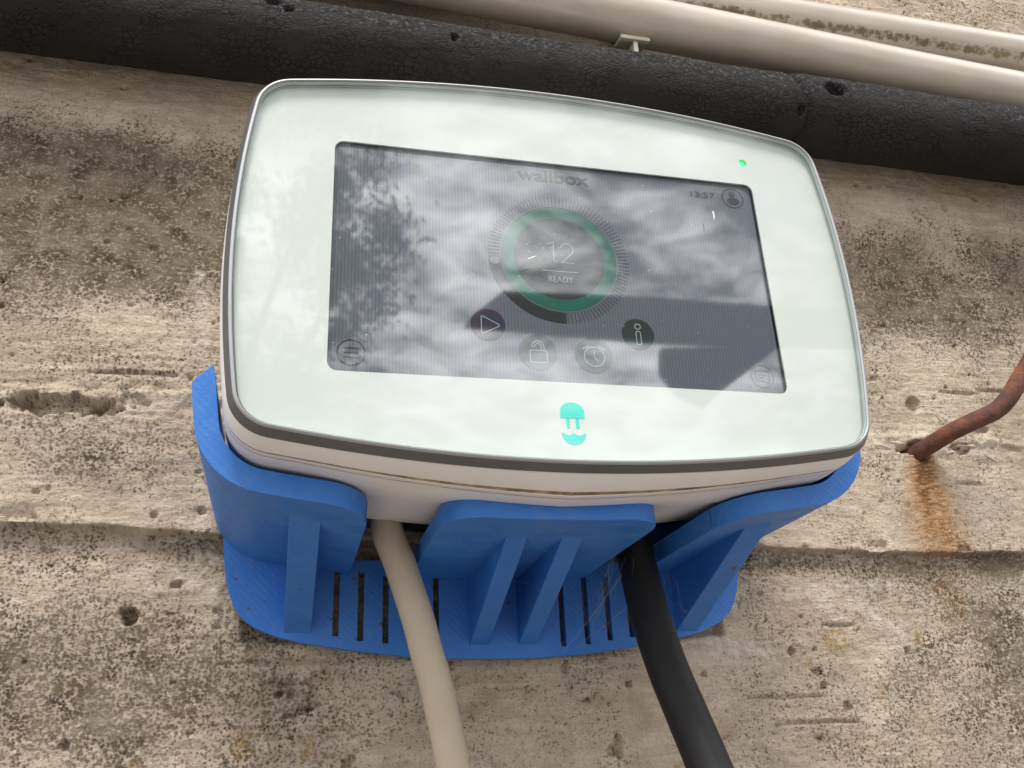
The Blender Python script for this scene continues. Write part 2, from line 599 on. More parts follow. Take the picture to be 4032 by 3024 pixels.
def blue_material():
    mt, t, b = material('blue printed plastic')
    lk = t.links.new
    tcn = N(t, 'ShaderNodeTexCoord')
    co = tcn.outputs['Object']
    no = N(t, 'ShaderNodeTexNoise', ins={'Scale': 90.0, 'Detail': 6.0, 'Roughness': 0.7})
    lk(co, no.inputs['Vector'])
    mr = N(t, 'ShaderNodeMapRange', ins={'From Min': 0.3, 'From Max': 0.72})
    lk(no.outputs['Fac'], mr.inputs[0])
    mx = N(t, 'ShaderNodeMix', data_type='RGBA')
    mx.inputs['A'].default_value = (0.018, 0.145, 0.53, 1)
    mx.inputs['B'].default_value = (0.045, 0.195, 0.56, 1)
    lk(mr.outputs[0], mx.inputs['Factor'])
    # brown grime flecks
    fl = N(t, 'ShaderNodeTexNoise', ins={'Scale': 260.0, 'Detail': 2.0})
    lk(co, fl.inputs['Vector'])
    fm = N(t, 'ShaderNodeMapRange', ins={'From Min': 0.705, 'From Max': 0.735})
    lk(fl.outputs['Fac'], fm.inputs[0])
    mx2 = N(t, 'ShaderNodeMix', data_type='RGBA')
    lk(fm.outputs[0], mx2.inputs['Factor'])
    lk(mx.outputs['Result'], mx2.inputs['A'])
    mx2.inputs['B'].default_value = (0.10, 0.07, 0.05, 1)
    lk(mx2.outputs['Result'], b.inputs['Base Color'])
    # pale scuffs and settled dust
    sc_ = N(t, 'ShaderNodeTexNoise', ins={'Scale': 34.0, 'Detail': 8.0, 'Roughness': 0.8, 'Distortion': 1.5})
    lk(co, sc_.inputs['Vector'])
    sm = N(t, 'ShaderNodeMapRange', ins={'From Min': 0.54, 'From Max': 0.70, 'To Max': 0.35})
    lk(sc_.outputs['Fac'], sm.inputs[0])
    mx3 = N(t, 'ShaderNodeMix', data_type='RGBA')
    lk(sm.outputs[0], mx3.inputs['Factor'])
    lk(mx2.outputs['Result'], mx3.inputs['A'])
    mx3.inputs['B'].default_value = (0.16, 0.24, 0.44, 1)
    lk(mx3.outputs['Result'], b.inputs['Base Color'])
    rg = N(t, 'ShaderNodeMapRange', ins={'From Min': 0.3, 'From Max': 0.7, 'To Min': 0.36, 'To Max': 0.62})
    lk(no.outputs['Fac'], rg.inputs[0])
    lk(rg.outputs[0], b.inputs['Roughness'])
    b.inputs['Specular IOR Level'].default_value = 0.4
    nb = N(t, 'ShaderNodeTexNoise', ins={'Scale': 500.0, 'Detail': 4.0, 'Roughness': 0.7})
    lk(co, nb.inputs['Vector'])
    bp = N(t, 'ShaderNodeBump', ins={'Strength': 0.6, 'Distance': 0.00025})
    # faint print lines, patchy
    wv = N(t, 'ShaderNodeTexWave', wave_type='BANDS', bands_direction='DIAGONAL',
           ins={'Scale': 210.0, 'Distortion': 2.5, 'Detail': 2.0, 'Detail Scale': 3.0})
    lk(co, wv.inputs['Vector'])
    wm = N(t, 'ShaderNodeMath', operation='MULTIPLY')
    lk(wv.outputs['Fac'], wm.inputs[0]); lk(mr.outputs[0], wm.inputs[1])
    ad = N(t, 'ShaderNodeMath', operation='MULTIPLY_ADD', ins={1: 0.8})
    ad.inputs[1].default_value = 0.5
    lk(wm.outputs[0], ad.inputs[0]); lk(nb.outputs['Fac'], ad.inputs[2])
    lk(ad.outputs[0], bp.inputs['Height'])
    lk(bp.outputs[0], b.inputs['Normal'])
    return mt


def pvc_material(name, mouldy):
    mt, t, b = material(name)
    lk = t.links.new
    tcn = N(t, 'ShaderNodeTexCoord')
    co = tcn.outputs['Object']
    mp = N(t, 'ShaderNodeMapping')
    mp.inputs['Scale'].default_value = (0.25, 1, 1)
    lk(co, mp.inputs['Vector'])
    no = N(t, 'ShaderNodeTexNoise', ins={'Scale': 60.0, 'Detail': 5.0, 'Roughness': 0.6})
    lk(mp.outputs[0], no.inputs['Vector'])
    mr = N(t, 'ShaderNodeMapRange', ins={'From Min': 0.35, 'From Max': 0.7})
    lk(no.outputs['Fac'], mr.inputs[0])
    mx = N(t, 'ShaderNodeMix', data_type='RGBA')
    mx.inputs['A'].default_value = (0.50, 0.45, 0.385, 1)
    mx.inputs['B'].default_value = (0.38, 0.33, 0.27, 1)
    lk(mr.outputs[0], mx.inputs['Factor'])
    out = mx.outputs['Result']
    # dirt and algae with a shape of their own
    at = N(t, 'ShaderNodeAttribute', attribute_name='algae')
    n2 = N(t, 'ShaderNodeTexNoise', ins={'Scale': 170.0, 'Detail': 6.0, 'Roughness': 0.72})
    lk(co, n2.inputs['Vector'])
    ad = N(t, 'ShaderNodeMath', operation='ADD')
    lk(at.outputs['Fac'], ad.inputs[0]); lk(n2.outputs['Fac'], ad.inputs[1])
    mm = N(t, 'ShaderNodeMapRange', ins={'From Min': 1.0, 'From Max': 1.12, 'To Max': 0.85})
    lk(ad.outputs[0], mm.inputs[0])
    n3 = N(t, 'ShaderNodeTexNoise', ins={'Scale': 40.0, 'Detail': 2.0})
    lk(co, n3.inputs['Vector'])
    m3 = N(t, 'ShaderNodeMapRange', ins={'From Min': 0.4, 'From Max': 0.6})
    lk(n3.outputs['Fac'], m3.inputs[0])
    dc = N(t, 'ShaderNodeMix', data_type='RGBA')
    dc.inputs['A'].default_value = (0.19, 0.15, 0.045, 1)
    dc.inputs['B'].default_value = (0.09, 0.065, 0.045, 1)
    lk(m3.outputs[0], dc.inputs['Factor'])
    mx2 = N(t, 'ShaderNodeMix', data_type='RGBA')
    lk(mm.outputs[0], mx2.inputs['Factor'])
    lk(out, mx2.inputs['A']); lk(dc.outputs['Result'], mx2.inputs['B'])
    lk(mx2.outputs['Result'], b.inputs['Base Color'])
    b.inputs['Roughness'].default_value = 0.22
    b.inputs['Specular IOR Level'].default_value = 0.5
    return mt


def rust_material():
    mt, t, b = material('rusted steel')
    lk = t.links.new
    tcn = N(t, 'ShaderNodeTexCoord')
    no = N(t, 'ShaderNodeTexNoise', ins={'Scale': 90.0, 'Detail': 7.0, 'Roughness': 0.7})
    lk(tcn.outputs['Object'], no.inputs['Vector'])
    cr_ = N(t, 'ShaderNodeValToRGB')
    e = cr_.color_ramp.elements
    e[0].position = 0.3; e[0].color = (0.030, 0.017, 0.015, 1)
    e[1].position = 0.72; e[1].color = (0.25, 0.085, 0.032, 1)
    k = cr_.color_ramp.elements.new(0.5); k.color = (0.105, 0.043, 0.028, 1)
    lk(no.outputs['Fac'], cr_.inputs[0])
    lk(cr_.outputs[0], b.inputs['Base Color'])
    b.inputs['Roughness'].default_value = 0.85
    nb = N(t, 'ShaderNodeTexNoise', ins={'Scale': 600.0, 'Detail': 5.0, 'Roughness': 0.7})
    lk(tcn.outputs['Object'], nb.inputs['Vector'])
    bp = N(t, 'ShaderNodeBump', ins={'Strength': 0.8, 'Distance': 0.0007})
    lk(nb.outputs['Fac'], bp.inputs['Height'])
    lk(bp.outputs[0], b.inputs['Normal'])
    return mt


def lcd_material():
    mt, t, b = material('liquid crystal display')
    lk = t.links.new
    b.inputs['Roughness'].default_value = 0.4
    b.inputs['Specular IOR Level'].default_value = 0.2
    polarizer(b)
    tcn = N(t, 'ShaderNodeTexCoord')
    wv = N(t, 'ShaderNodeTexWave', wave_type='BANDS', bands_direction='X',
           ins={'Scale': 285.0, 'Distortion': 1.2, 'Detail': 1.0, 'Detail Scale': 0.08})
    lk(tcn.outputs['Object'], wv.inputs['Vector'])
    mx = N(t, 'ShaderNodeMix', data_type='RGBA')
    mx.inputs['A'].default_value = (0.055, 0.078, 0.125, 1)
    mx.inputs['B'].default_value = (0.105, 0.102, 0.098, 1)
    lk(wv.outputs['Fac'], mx.inputs['Factor'])
    lk(mx.outputs['Result'], b.inputs['Base Color'])
    lk(mx.outputs['Result'], b.inputs['Emission Color'])
    b.inputs['Emission Strength'].default_value = 0.2 / GAIN
    return mt


M = {}
M['concrete'] = concrete_material()
M['foam'] = foam_material()
M['glass'] = glass_material()
M['blue'] = blue_material()
M['pvc'] = pvc_material('ivory pipe plastic', False)
M['rust'] = rust_material()
M['lcd'] = lcd_material()
M['white'] = simple('white casing plastic', (0.78, 0.765, 0.775), 0.4, 0.5, var=0.06, vscale=40, bump=0.05, bscale=900, bdist=0.0002)
M['seam'] = simple('grimy seam', (0.46, 0.34, 0.23), 0.9, 0.1, var=0.7, vscale=140)
M['band'] = simple('grey frame band', (0.10, 0.10, 0.107), 0.45, 0.5, var=0.15, vscale=50, bump=0.05, bscale=700, bdist=0.0002)
M['trim'] = simple('silver edge trim', (0.36, 0.36, 0.37), 0.42, 0.5, metal=0.9)
M['panel'] = simple('white printed face', (0.60, 0.65, 0.63), 0.5, 0.2)
M['glass_edge'] = simple('pale green glass edge', (0.50, 0.58, 0.55), 0.3, 0.5)
M['line'] = simple('dark edge line', (0.10, 0.11, 0.11), 0.5, 0.3)
M['black'] = simple('black bezel', (0.012, 0.012, 0.016), 0.4, 0.3)
M['teal'] = simple('teal emblem print', (0.03, 0.64, 0.55), 0.5, 0.2)
M['beige'] = simple('beige cable sheath', (0.53, 0.45, 0.34), 0.5, 0.4, var=0.10, vscale=35, bump=0.1, bscale=500, bdist=0.0002)
M['blackcable'] = simple('black rubber sheath', (0.009, 0.0085, 0.009), 0.55, 0.35, var=0.35, vscale=90, bump=0.2, bscale=600, bdist=0.0002)
M['rubber'] = simple('dark gland rubber', (0.03, 0.03, 0.03), 0.7, 0.3)
M['clip'] = simple('grey green clip plastic', (0.52, 0.50, 0.40), 0.45, 0.4, var=0.15, vscale=80)
M['web'] = simple('spider silk', (0.33, 0.36, 0.40), 0.5, 0.5)
M['dust'] = simple('pale dust', (0.8, 0.8, 0.78), 0.8, 0.2)
M['flint'] = simple('grey flint', (0.44, 0.40, 0.38), 1.0, 0.2, var=0.4, vscale=120, bump=0.5, bscale=300, bdist=0.001)
M['pebble'] = simple('pinkish stone', (0.60, 0.48, 0.38), 0.7, 0.3, var=0.3, vscale=150, bump=0.6, bscale=350, bdist=0.001)
M['ground'] = simple('pale gravelly paving', (0.25, 0.235, 0.215), 0.9, 0.2, var=0.3, vscale=3, bump=0.6, bscale=40, bdist=0.01)
M['roof'] = simple('dark stained timber', (0.035, 0.030, 0.026), 0.8, 0.2, var=0.3, vscale=6)
M['leaf'] = simple('green leaves', (0.05, 0.085, 0.03), 0.6, 0.3, var=0.4, vscale=3)
M['bark'] = simple('tree bark', (0.10, 0.075, 0.055), 0.9, 0.1, var=0.4, vscale=20, bump=0.8, bscale=30, bdist=0.02)
# display colours (radiance as displayed)
M['ui_grey'] = screen_mat('display grey print', (0.012, 0.010, 0.013))
M['ui_dark'] = screen_mat('display dark print', (0.010, 0.014, 0.014))
M['ui_info'] = screen_mat('display dark green', (0.013, 0.024, 0.022))
M['ui_navy'] = screen_mat('display violet black', (0.022, 0.017, 0.036))
M['ui_green'] = screen_mat('display green', (0.004, 0.078, 0.054))
M['ui_disc'] = screen_mat('display grey green', (0.022, 0.036, 0.040))
M['ui_core'] = screen_mat('display dial core', (0.013, 0.019, 0.020))
M['ui_light'] = screen_mat('display pale line', (0.21, 0.28, 0.31))
M['ui_faint'] = screen_mat('display faint line', (0.105, 0.11, 0.135))
mt_, t_, b_ = material('green status light')
b_.inputs['Base Color'].default_value = (0.05, 0.5, 0.15, 1)
b_.inputs['Emission Color'].default_value = (0.07, 1.0, 0.22, 1)
b_.inputs['Emission Strength'].default_value = 2.6 / GAIN
M['led'] = mt_
mt_, t_, b_ = material('green light well')
b_.inputs['Base Color'].default_value = (0.02, 0.25, 0.06, 1)
b_.inputs['Emission Color'].default_value = (0.0, 0.35, 0.03, 1)
b_.inputs['Emission Strength'].default_value = 0.5 / GAIN
M['led_well'] = mt_

# ------------------------------------------------------------------ ground
g = mesh_obj('ground', [(-60, -60, -Z0), (60, -60, -Z0), (60, 0.4, -Z0), (-60, 0.4, -Z0)], [(0, 1, 2, 3)], M['ground'], smooth=0)
g['kind'] = 'structure'

# ------------------------------------------------------------------ concrete wall
YA, YB, YC = 0.1206, 0.1186, 0.1230


def axis(lo, hi, step, far_lo, far_hi):
    mid = list(np.arange(lo, hi, step))
    a = []; v = lo; s = step
    while v > far_lo:
        s *= 1.25; v -= s; a.append(max(v, far_lo))
    b = []; v = mid[-1]; s = step
    while v < far_hi:
        s *= 1.25; v += s; b.append(min(v, far_hi))
    return np.array(a[::-1] + mid + b)


def build_wall():
    xs = axis(-0.245, 0.40, 0.0008, -2.6, 2.6)
    zs = axis(-0.180, 0.330, 0.0008, -Z0, 1.35)
    zs = np.sort(np.concatenate([zs[np.abs(zs + 0.0640) > 0.0004], [-0.06445, -0.06410, -0.06385, -0.06335]]))
    X, Zg = np.meshgrid(xs, zs)
    # ledge lines
    l2 = np.interp(X, [-.25, -.19, -.15, -.11, .13, .2, .27, .4], [-.0585, -.0597, -.061, -.0637, -.0667, -.0685, -.0675, -.0675])
    l2 = l2 + 0.0008 * fbm(X * 110, X * 0 + 3.1, 5, 4) + 0.0004 * fbm(X * 22, X * 0 + 1.2, 9, 2)
    Zg = Zg + (l2 + 0.0640) * np.exp(-((Zg + 0.0640) / 0.014) ** 2)
    l1 = np.interp(X, [-.25, -.18, -.12, .19, .23, .25, .284, .4], [-.0025, -.0035, -.0025, -.008, -.007, -.006, -.011, -.011])
    l1 = l1 + 0.0022 * fbm(X * 70, X * 0 + 7.7, 25, 4)
    y = np.full_like(X, YA)
    t1 = sstep(0.0, 0.0035, l1 + 0.0018 - Zg)            # below ledge 1 -> course B
    y = y + (YB - YA) * t1
    t2 = sstep(-0.00005, 0.00025, l2 - Zg)
    y = y + (YC - YB) * t2
    # ragged lip over ledge 2
    lip = np.exp(-((Zg - l2 - 0.0012) / 0.0024) ** 2) * (Zg > l2 - 0.00004)
    y = y - lip * (0.0007 + 0.0009 * np.clip(fbm(X * 45, X * 0 + 2, 41, 3), -0.2, 1))
    # broken notches in the lip
    y = y + (YC - YB) * 0.6 * sstep(0.30, 0.36, fbm(X * 60, Zg * 90, 77, 3)) * np.exp(-((Zg - l2 - 0.002) / 0.003) ** 2)
    # undulation, board grain, sandy grain
    near2 = 1 - 0.75 * np.exp(-((Zg - l2) / 0.008) ** 2)
    y = y + (0.0014 * fbm(X * 14, Zg * 14, 1, 3) + 0.0006 * fbm(X * 90, Zg * 130, 2, 3)) * near2
    grain_zone = np.clip(0.45 + 1.2 * fbm(X * 9, Zg * 16, 31, 2), 0, 1)
    y = y + 0.0008 * fbm(X * 35, Zg * 620, 3, 3) * grain_zone
    y = y + 0.00055 * fbm(X * 420, Zg * 420, 4, 2)
    # rough broken band along ledge 1 (exposed aggregate)
    rough = np.exp(-((Zg - l1 + 0.004) / 0.010) ** 2) * np.clip(0.3 + np.abs(X - 0.05) * 3, 0, 1)
    y = y + rough * 0.0028 * fbm(X * 130, Zg * 200, 6, 4)

    mould = np.full_like(X, 0.34)

    def blob(x, z, rx, rz, v, w=1.0):
        nonlocal mould
        k = np.exp(-((X - x) / rx) ** 2 - ((Zg - z) / rz) ** 2) * w
        mould = mould * (1 - k) + v * k
    blob(-.17, .085, .085, .055, 1.2)
    blob(-.18, .118, .06, .016, 1.3, .8)
    blob(-.15, .152, .16, .022, .06)
    blob(-.10, .17, .2, .02, .06)
    blob(-.16, .018, .07, .018, .45, .8)
    blob(-.13, .030, .05, .008, .2, .7)
    blob(-.14, -.025, .08, .025, .60, .8)
    blob(-.185, -.03, .04, .02, .62, .7)
    blob(-.14, -.012, .02, .008, .15, .6)
    blob(-.118, -.03, .018, .022, .28, .6)
    blob(-.15, -.051, .08, .006, .18, .7)
    blob(-.145, -.082, .07, .014, .36, .9)
    blob(-.17, -.115, .06, .024, 1.0)
    blob(-.12, -.125, .05, .03, .78)
    blob(-.05, -.13, .05, .03, .50)
    blob(.03, -.14, .07, .035, .30)
    blob(.09, -.12, .05, .03, .30)
    blob(.13, -.09, .045, .02, .33)
    blob(.16, -.14, .06, .03, .46)
    blob(.24, -.12, .05, .05, .78)
    blob(.22, -.078, .06, .012, .72, .8)
    blob(.22, -.04, .09, .022, .30)
    blob(.24, .075, .08, .035, 1.1)
    blob(.31, .10, .07, .03, .80)
    blob(.22, .02, .08, .018, .28)
    blob(.27, .145, .12, .018, .10)
    blob(.20, .155, .06, .02, .05)
    blob(.36, .31, .08, .03, .52)
    # shade just under ledge 2, painted in as extra mould density
    under = np.exp(-((l2 - Zg - 0.006) / 0.006) ** 2) * (Zg < l2)
    mould = mould + 0.55 * under * np.clip(0.5 + fbm(X * 40, X * 0, 8, 3), 0, 1)
    mould = mould + 0.15 * fbm(X * 26, Zg * 26, 11, 3)

    rust = np.zeros_like(X)
    cx = 0.2205 - (-0.0165 - Zg) * 0.05 + 0.0025 * fbm(Zg * 60, X * 0, 14, 2)
    dn = np.clip((-0.0165 - Zg) / 0.048, 0, 1)
    width = 0.0060 + 0.013 * dn
    prof = np.exp(-((X - cx) / width) ** 2)
    rust = prof * (Zg < -0.012) * np.clip(1.25 - 0.70 * dn, 0, 1.1) * (Zg > l2 - 0.001)
    rust = np.maximum(rust, np.exp(-((X - .221) / .0065) ** 2 - ((Zg + .0195) / .0055) ** 2) * 1.2)
    rust = np.maximum(rust, 0.28 * np.exp(-((X - .222) / .014) ** 2 - ((Zg + .09) / .02) ** 2) * (Zg < l2))
    rust = np.maximum(rust, 0.25 * np.exp(-((X - .0558) / .003) ** 2 - ((Zg + .131) / .007) ** 2))

    ochre = np.zeros_like(X)
    for ox, oz, orx, orz in ((.1562, -.1077, .006, .0055), (.1979, -.1072, .003, .003), (-.0988, -.1423, .004, .006), (-.0746, -.1441, .003, .005),
                             (.141, -.117, .002, .002), (.172, -.099, .002, .0015), (.176, -.131, .002, .002), (-.136, -.147, .0025, .0015), (-.117, -.048, .001, .001)):
        ochre = np.maximum(ochre, np.exp(-((X - ox) / orx) ** 4 - ((Zg - oz) / orz) ** 4) * 0.75)
    pale = np.zeros_like(X)
    for ax_, az, bx, bz, wd in ((.168, -.090, .193, -.1071, .0022), (.151, -.090, .158, -.095, .003), (-.128, -.078, -.105, -.090, .003), (-.12, -.07, -.10, -.078, .002),
                                (-.13, .055, -.125, .02, .003), (-.112, -.045, -.12, -.06, .003), (.06, -.105, .12, -.112, .006), (.194, -.0125, .214, -.0115, .0035), (.230, -.0145, .262, -.0135, .0035), (.14, -.085, .19, -.083, .0025)):
        px, pz = X - ax_, Zg - az
        ddx, ddz = bx - ax_, bz - az
        tt = np.clip((px * ddx + pz * ddz) / (ddx * ddx + ddz * ddz), 0, 1)
        dist = np.hypot(px - tt * ddx, pz - tt * ddz)
        pale = np.maximum(pale, np.exp(-(dist / wd) ** 2) * 0.7)
    # lit top edge of course B, painted in as a paler colour
    pale = np.maximum(pale, 0.45 * np.exp(-((Zg - l1 + 0.006) / 0.006) ** 2) * (X > -.155) * (X < -.10))

    def pit(px, pz, rx, rz, depth, seed=0, rag=0.35):
        nonlocal y
        i0, i1 = np.searchsorted(xs, [px - 2.2 * rx, px + 2.2 * rx])
        j0, j1 = np.searchsorted(zs, [pz - 2.2 * rz, pz + 2.2 * rz])
        if i1 - i0 < 1 or j1 - j0 < 1:
            return
        sx = X[j0:j1, i0:i1]; sz = Zg[j0:j1, i0:i1]
        r = np.hypot((sx - px) / rx, (sz - pz) / rz)
        r = r + rag * fbm(sx * 260, sz * 260, 50 + seed, 3)
        y[j0:j1, i0:i1] += depth * (1 - sstep(0.88, 1.03, r))
    pit(-.1433, -.0950, .0031, .0036, .0075, 1)
    pit(-.1785, -.0105, .0170, .0042, .0060, 2, 0.9)
    pit(-.1900, -.0110, .0085, .0030, .0030, 3, 0.8)
    pit(-.1625, -.0120, .0070, .0034, .0045, 4, 0.9)
    pit(-.1500, -.0080, .0060, .0030, .0020, 8, 0.9)
    pit(-.0705, -.1236, .0052, .0062, .0030, 5, 0.6)
    pit(-.0765, -.1305, .0035, .0014, .0045, 6)
    pit(-.0812, -.1325, .0030, .0009, .0040, 7)
    for k, (a, b_) in enumerate([(-85.7, -124.4), (-81.8, -125.0), (-137.9, -56.0), (-120.1, -54.3), (28.3, -117.0), (55.8, -124.0), (46.2, -149.5),
                                 (191.5, -113.2), (90.5, -121.1), (118.7, -69.9), (133.5, -112.3), (145.0, -111.5), (145.3, -121.3), (146.4, -127.1), (156.2, -136.5),
                                 (192.5, 14.4), (300.2, 145.0), (219.9, 145.2), (228.7, 144.7), (277.1, 135.9), (-60, -150), (-160, -140)]):
        r = rnd.uniform(.0012, .0021)
        pit(a / 1000, b_ / 1000, r, r * rnd.uniform(.8, 1.5), rnd.uniform(.002, .0035), 20 + k)
    pit(.0490, -.1475, .0018, .0055, .0030, 60)
    pit(.2250, .0096, .0042, .0042, .0050, 61)
    pit(.2145, -.0165, .0075, .0020, .0055, 62)
    pit(.2440, -.0150, .0070, .0030, .0035, 63)
    pit(.2620, -.0030, .0050, .0018, .0030, 64)
    pit(.2210, -.0165, .0062, .0058, .0040, 65)
    for a, b_, c_, d_ in ((243, 17.2, 269, 17.6), (262, 19.5, 285, 20), (168, -56.5, 186, -58.8), (150, -73.0, 166, -73.8), (150, -100, 170, -102), (-100, -112, -60, -112.5),
                          (-95, -120, -75, -121), (-170, 6, -130, 4), (110, -131, 150, -131.5), (120, -142, 160, -142.5), (235, -33, 255, -33.6)):
        mx_, mz_ = (a + c_) / 2000, (b_ + d_) / 2000
        pit(mx_, mz_, abs(c_ - a) / 2000, .0009, .0016, int(a * 7) % 97)
    rr = random.Random(3)
    for k in range(700):
        r = rr.choice([.0006, .0007, .0008, .0009, .0011, .0014])
        pit(rr.uniform(-.24, .40), rr.uniform(-.18, .33), r * rr.uniform(.8, 1.6), r, rr.uniform(.0007, .0018), k % 50)

    # the ledge must not run through the printed bracket's plate
    nearp = sstep(0.0, 0.004, 0.112 - np.abs(X)) * sstep(0.0, 0.004, 0.112 + Zg) * sstep(0, .004, .05 - Zg)
    y = np.where(nearp > 0, np.maximum(y, YB - 0.0001 + 0 * y) * nearp + y * (1 - nearp), y)

    y = y + 0.006 * sstep(0, .004, 0.103 - np.abs(X)) * sstep(0, .004, Zg + 0.1065 - 0.0 * X) * sstep(0, .004, .0 - Zg) * sstep(0, .003, .0 - Zg - 0.068)  # made-up recess in the wall behind the plate, keeps the slots dark
    ny, nx = X.shape
    co = np.stack([X.ravel(), y.ravel(), Zg.ravel() + Z0], 1).astype(np.float32)
    n_front = len(co)
    idx = np.arange(nx * ny).reshape(ny, nx)
    q = np.stack([idx[:-1, :-1], idx[:-1, 1:], idx[1:, 1:], idx[1:, :-1]], -1).reshape(-1, 4)
    # solid back and edges
    rim = np.concatenate([idx[0, :], idx[1:, -1], idx[-1, -2::-1], idx[-2:0:-1, 0]])
    back = co[rim].copy(); back[:, 1] = 0.32
    nb = len(rim)
    co = np.concatenate([co, back])
    bi = n_front + np.arange(nb)
    side = np.stack([rim, bi, np.roll(bi, -1), np.roll(rim, -1)], -1)
    faces = np.concatenate([q, side])
    me = bpy.data.meshes.new('concrete_wall')
    me.vertices.add(len(co)); me.vertices.foreach_set('co', co.ravel())
    me.loops.add(faces.size); me.loops.foreach_set('vertex_index', faces.ravel().astype(np.int32))
    me.polygons.add(len(faces))
    me.polygons.foreach_set('loop_start', np.arange(0, faces.size, 4, dtype=np.int32))
    me.polygons.foreach_set('use_smooth', np.ones(len(faces), dtype=bool))
    me.update(calc_edges=True)
    me.validate()
    for nm, arr in (('mould', mould), ('rust', rust), ('ochre', ochre), ('pale', pale)):
        at = me.attributes.new(nm, 'FLOAT', 'POINT')
        full = np.zeros(len(co), dtype=np.float32)
        full[:n_front] = arr.ravel()
        at.data.foreach_set('value', full)
    me.materials.append(M['concrete'])
    o = bpy.data.objects.new('concrete_wall', me)
    COL.objects.link(o)
    return tag(o, 'weathered beige board-marked concrete wall with black mould specks behind the charger', 'wall')


wall = build_wall()


def stone(name, cx, cy, cz, rx, ry, rz, mat, seed, tilt=0.0):
    r_ = random.Random(seed)
    V = []; rows, cols = 7, 10
    for i in range(rows):
        th = math.pi * (i + 0.5) / rows
        for j in range(cols):
            ph = 2 * math.pi * j / cols
            k = 1 + r_.uniform(-.35, .25)
            x = rx * math.sin(th) * math.cos(ph) * k
            z = rz * math.cos(th) * k
            yy = ry * math.sin(th) * math.sin(ph) * k
            V.append((cx + x * math.cos(tilt) - z * math.sin(tilt), cy + yy, cz + x * math.sin(tilt) + z * math.cos(tilt)))
    F = grid_faces(rows, cols, closed_cols=True) + [tuple(range(cols)), tuple(reversed(range((rows - 1) * cols, rows * cols)))]
    org = base_of(wall)
    return mesh_obj(name, V, F, mat, parent=wall, smooth=0)


stone('exposed_stone', .2075, .1214, -.0122, .0075, .0024, .0022, M['pebble'], 1, 0.05)
stone('exposed_stone', .1985, .1212, -.0150, .0060, .0030, .0034, M['pebble'], 2, -0.2)
stone('exposed_stone', .2370, .1212, -.0175, .0050, .0028, .0034, M['pebble'], 5, 0.3)
stone('exposed_stone', .2520, .1210, -.0115, .0095, .0028, .0026, M['pebble'], 9, 0.15)
stone('exposed_flint', .2600, .1212, -.0190, .0070, .0024, .0022, M['flint'], 4, -0.5)

# ------------------------------------------------------------------ charger outline
CX, CZ = 0.0004, 0.0003
CW, CH, CR = 0.1072, 0.0708, 0.0125
KT, KS = 0.95, 1.55


def contour(d, vdrop=0.0, nt=34, ns=20, nc=10):
    """closed outline, offset d, counter-clockwise seen from the front (x right, z up)"""
    W, H, r = CW - CR, CH - CR, CR + d
    x = W - KS * (H * 0.9) ** 2
    for _ in range(30):
        z = H - KT * x * x
        x = W - KS * z * z
    xc, zc = x, z
    quad = []
    # right side middle -> up -> corner -> top middle (first quadrant)
    for i in range(ns):
        zz = zc * i / ns
        p = Vector((W - KS * zz * zz, zz)); nrm = Vector((1, 2 * KS * zz)).normalized()
        quad.append(p + nrm * r)
    a0 = math.atan2(2 * KS * zc, 1)
    a1 = math.atan2(1, 2 * KT * xc)
    for i in range(nc + 1):
        a = a0 + (a1 - a0) * i / nc
        quad.append(Vector((xc + r * math.cos(a), zc + r * math.sin(a))))
    for i in range(1, nt + 1):
        xx = xc * (1 - i / nt)
        p = Vector((xx, H - KT * xx * xx)); nrm = Vector((2 * KT * xx, 1)).normalized()
        quad.append(p + nrm * r)
    q1 = [(p.x, p.y) for p in quad]
    top = q1 + [(-x_, z_) for x_, z_ in reversed(q1[:-1])]       # right mid .. top .. left mid
    bot = [(x_, -z_) for x_, z_ in reversed(top)][1:-1]           # left mid .. bottom .. right mid
    out = []
    for x_, z_ in top + bot:
        if z_ < 0 and vdrop:
            z_ -= vdrop * max(0.0, 1 - abs(x_) / 0.082)
        out.append((x_ + CX, z_ + CZ))
    return out


def loft(profile, cap_front=False, cap_back=False):
    V = []
    for (y_, d, v) in profile:
        V += [(x_, y_, z_) for x_, z_ in contour(d, v)]
    n = len(contour(0))
    F = [(a, b, c, d) for (a, b, c, d) in grid_faces(len(profile), n, closed_cols=True)]
    if cap_front:
        F.append(tuple(reversed(range(n))))
    if cap_back:
        F.append(tuple(range((len(profile) - 1) * n, len(profile) * n)))
    # rings run counter-clockwise seen from -Y, next ring is further back: outward normals need this order
    return V, [tuple(reversed(f)) for f in F]


ch = thing('ev_charger', 'white wall charger with glass front, dim display, green light and teal plug emblem', 'charger', (CX, 0.04, -0.075))
mesh_obj('casing', *loft([(.0112, .0020, .0020), (.0112, .0036, .0030), (.0195, .0040, .0034), (.0330, .0040, .0012), (.0350, .0036, .0008), (.0600, .0012, 0), (.0800, -.0008, 0), (.0810, -.0030, 0)], cap_back=True), M['white'], ch)
mesh_obj('front_shell', *loft([(.0010, .0014, 0), (.0010, .0021, .0001), (.0014, .0024, .0002), (.0098, .0036, .0020), (.0101, .0032, .0022), (.0101, .0015, .0015)]), M['white'], ch)
mesh_obj('dirty_seam', *loft([(.0099, .0034, .0022), (.0113, .0035, .0029)]), M['seam'], ch)
mesh_obj('dirty_seam', *loft([(.0131, .00385, .00315), (.0134, .00385, .00315)]), M['seam'], ch)
mesh_obj('rear_shade_fill', *loft([(.0800, -.0060, 0), (.1160, -.0070, 0)], cap_back=True), M['black'], ch)  # black rear body of the charger, added to fill the gap with shade
mesh_obj('frame_band', *loft([(.0011, .0010, 0), (.0010, .0020, 0), (.0006, .0023, 0), (-.0020, .0010, 0), (-.0029, .0004, 0)][::-1]), M['band'], ch)
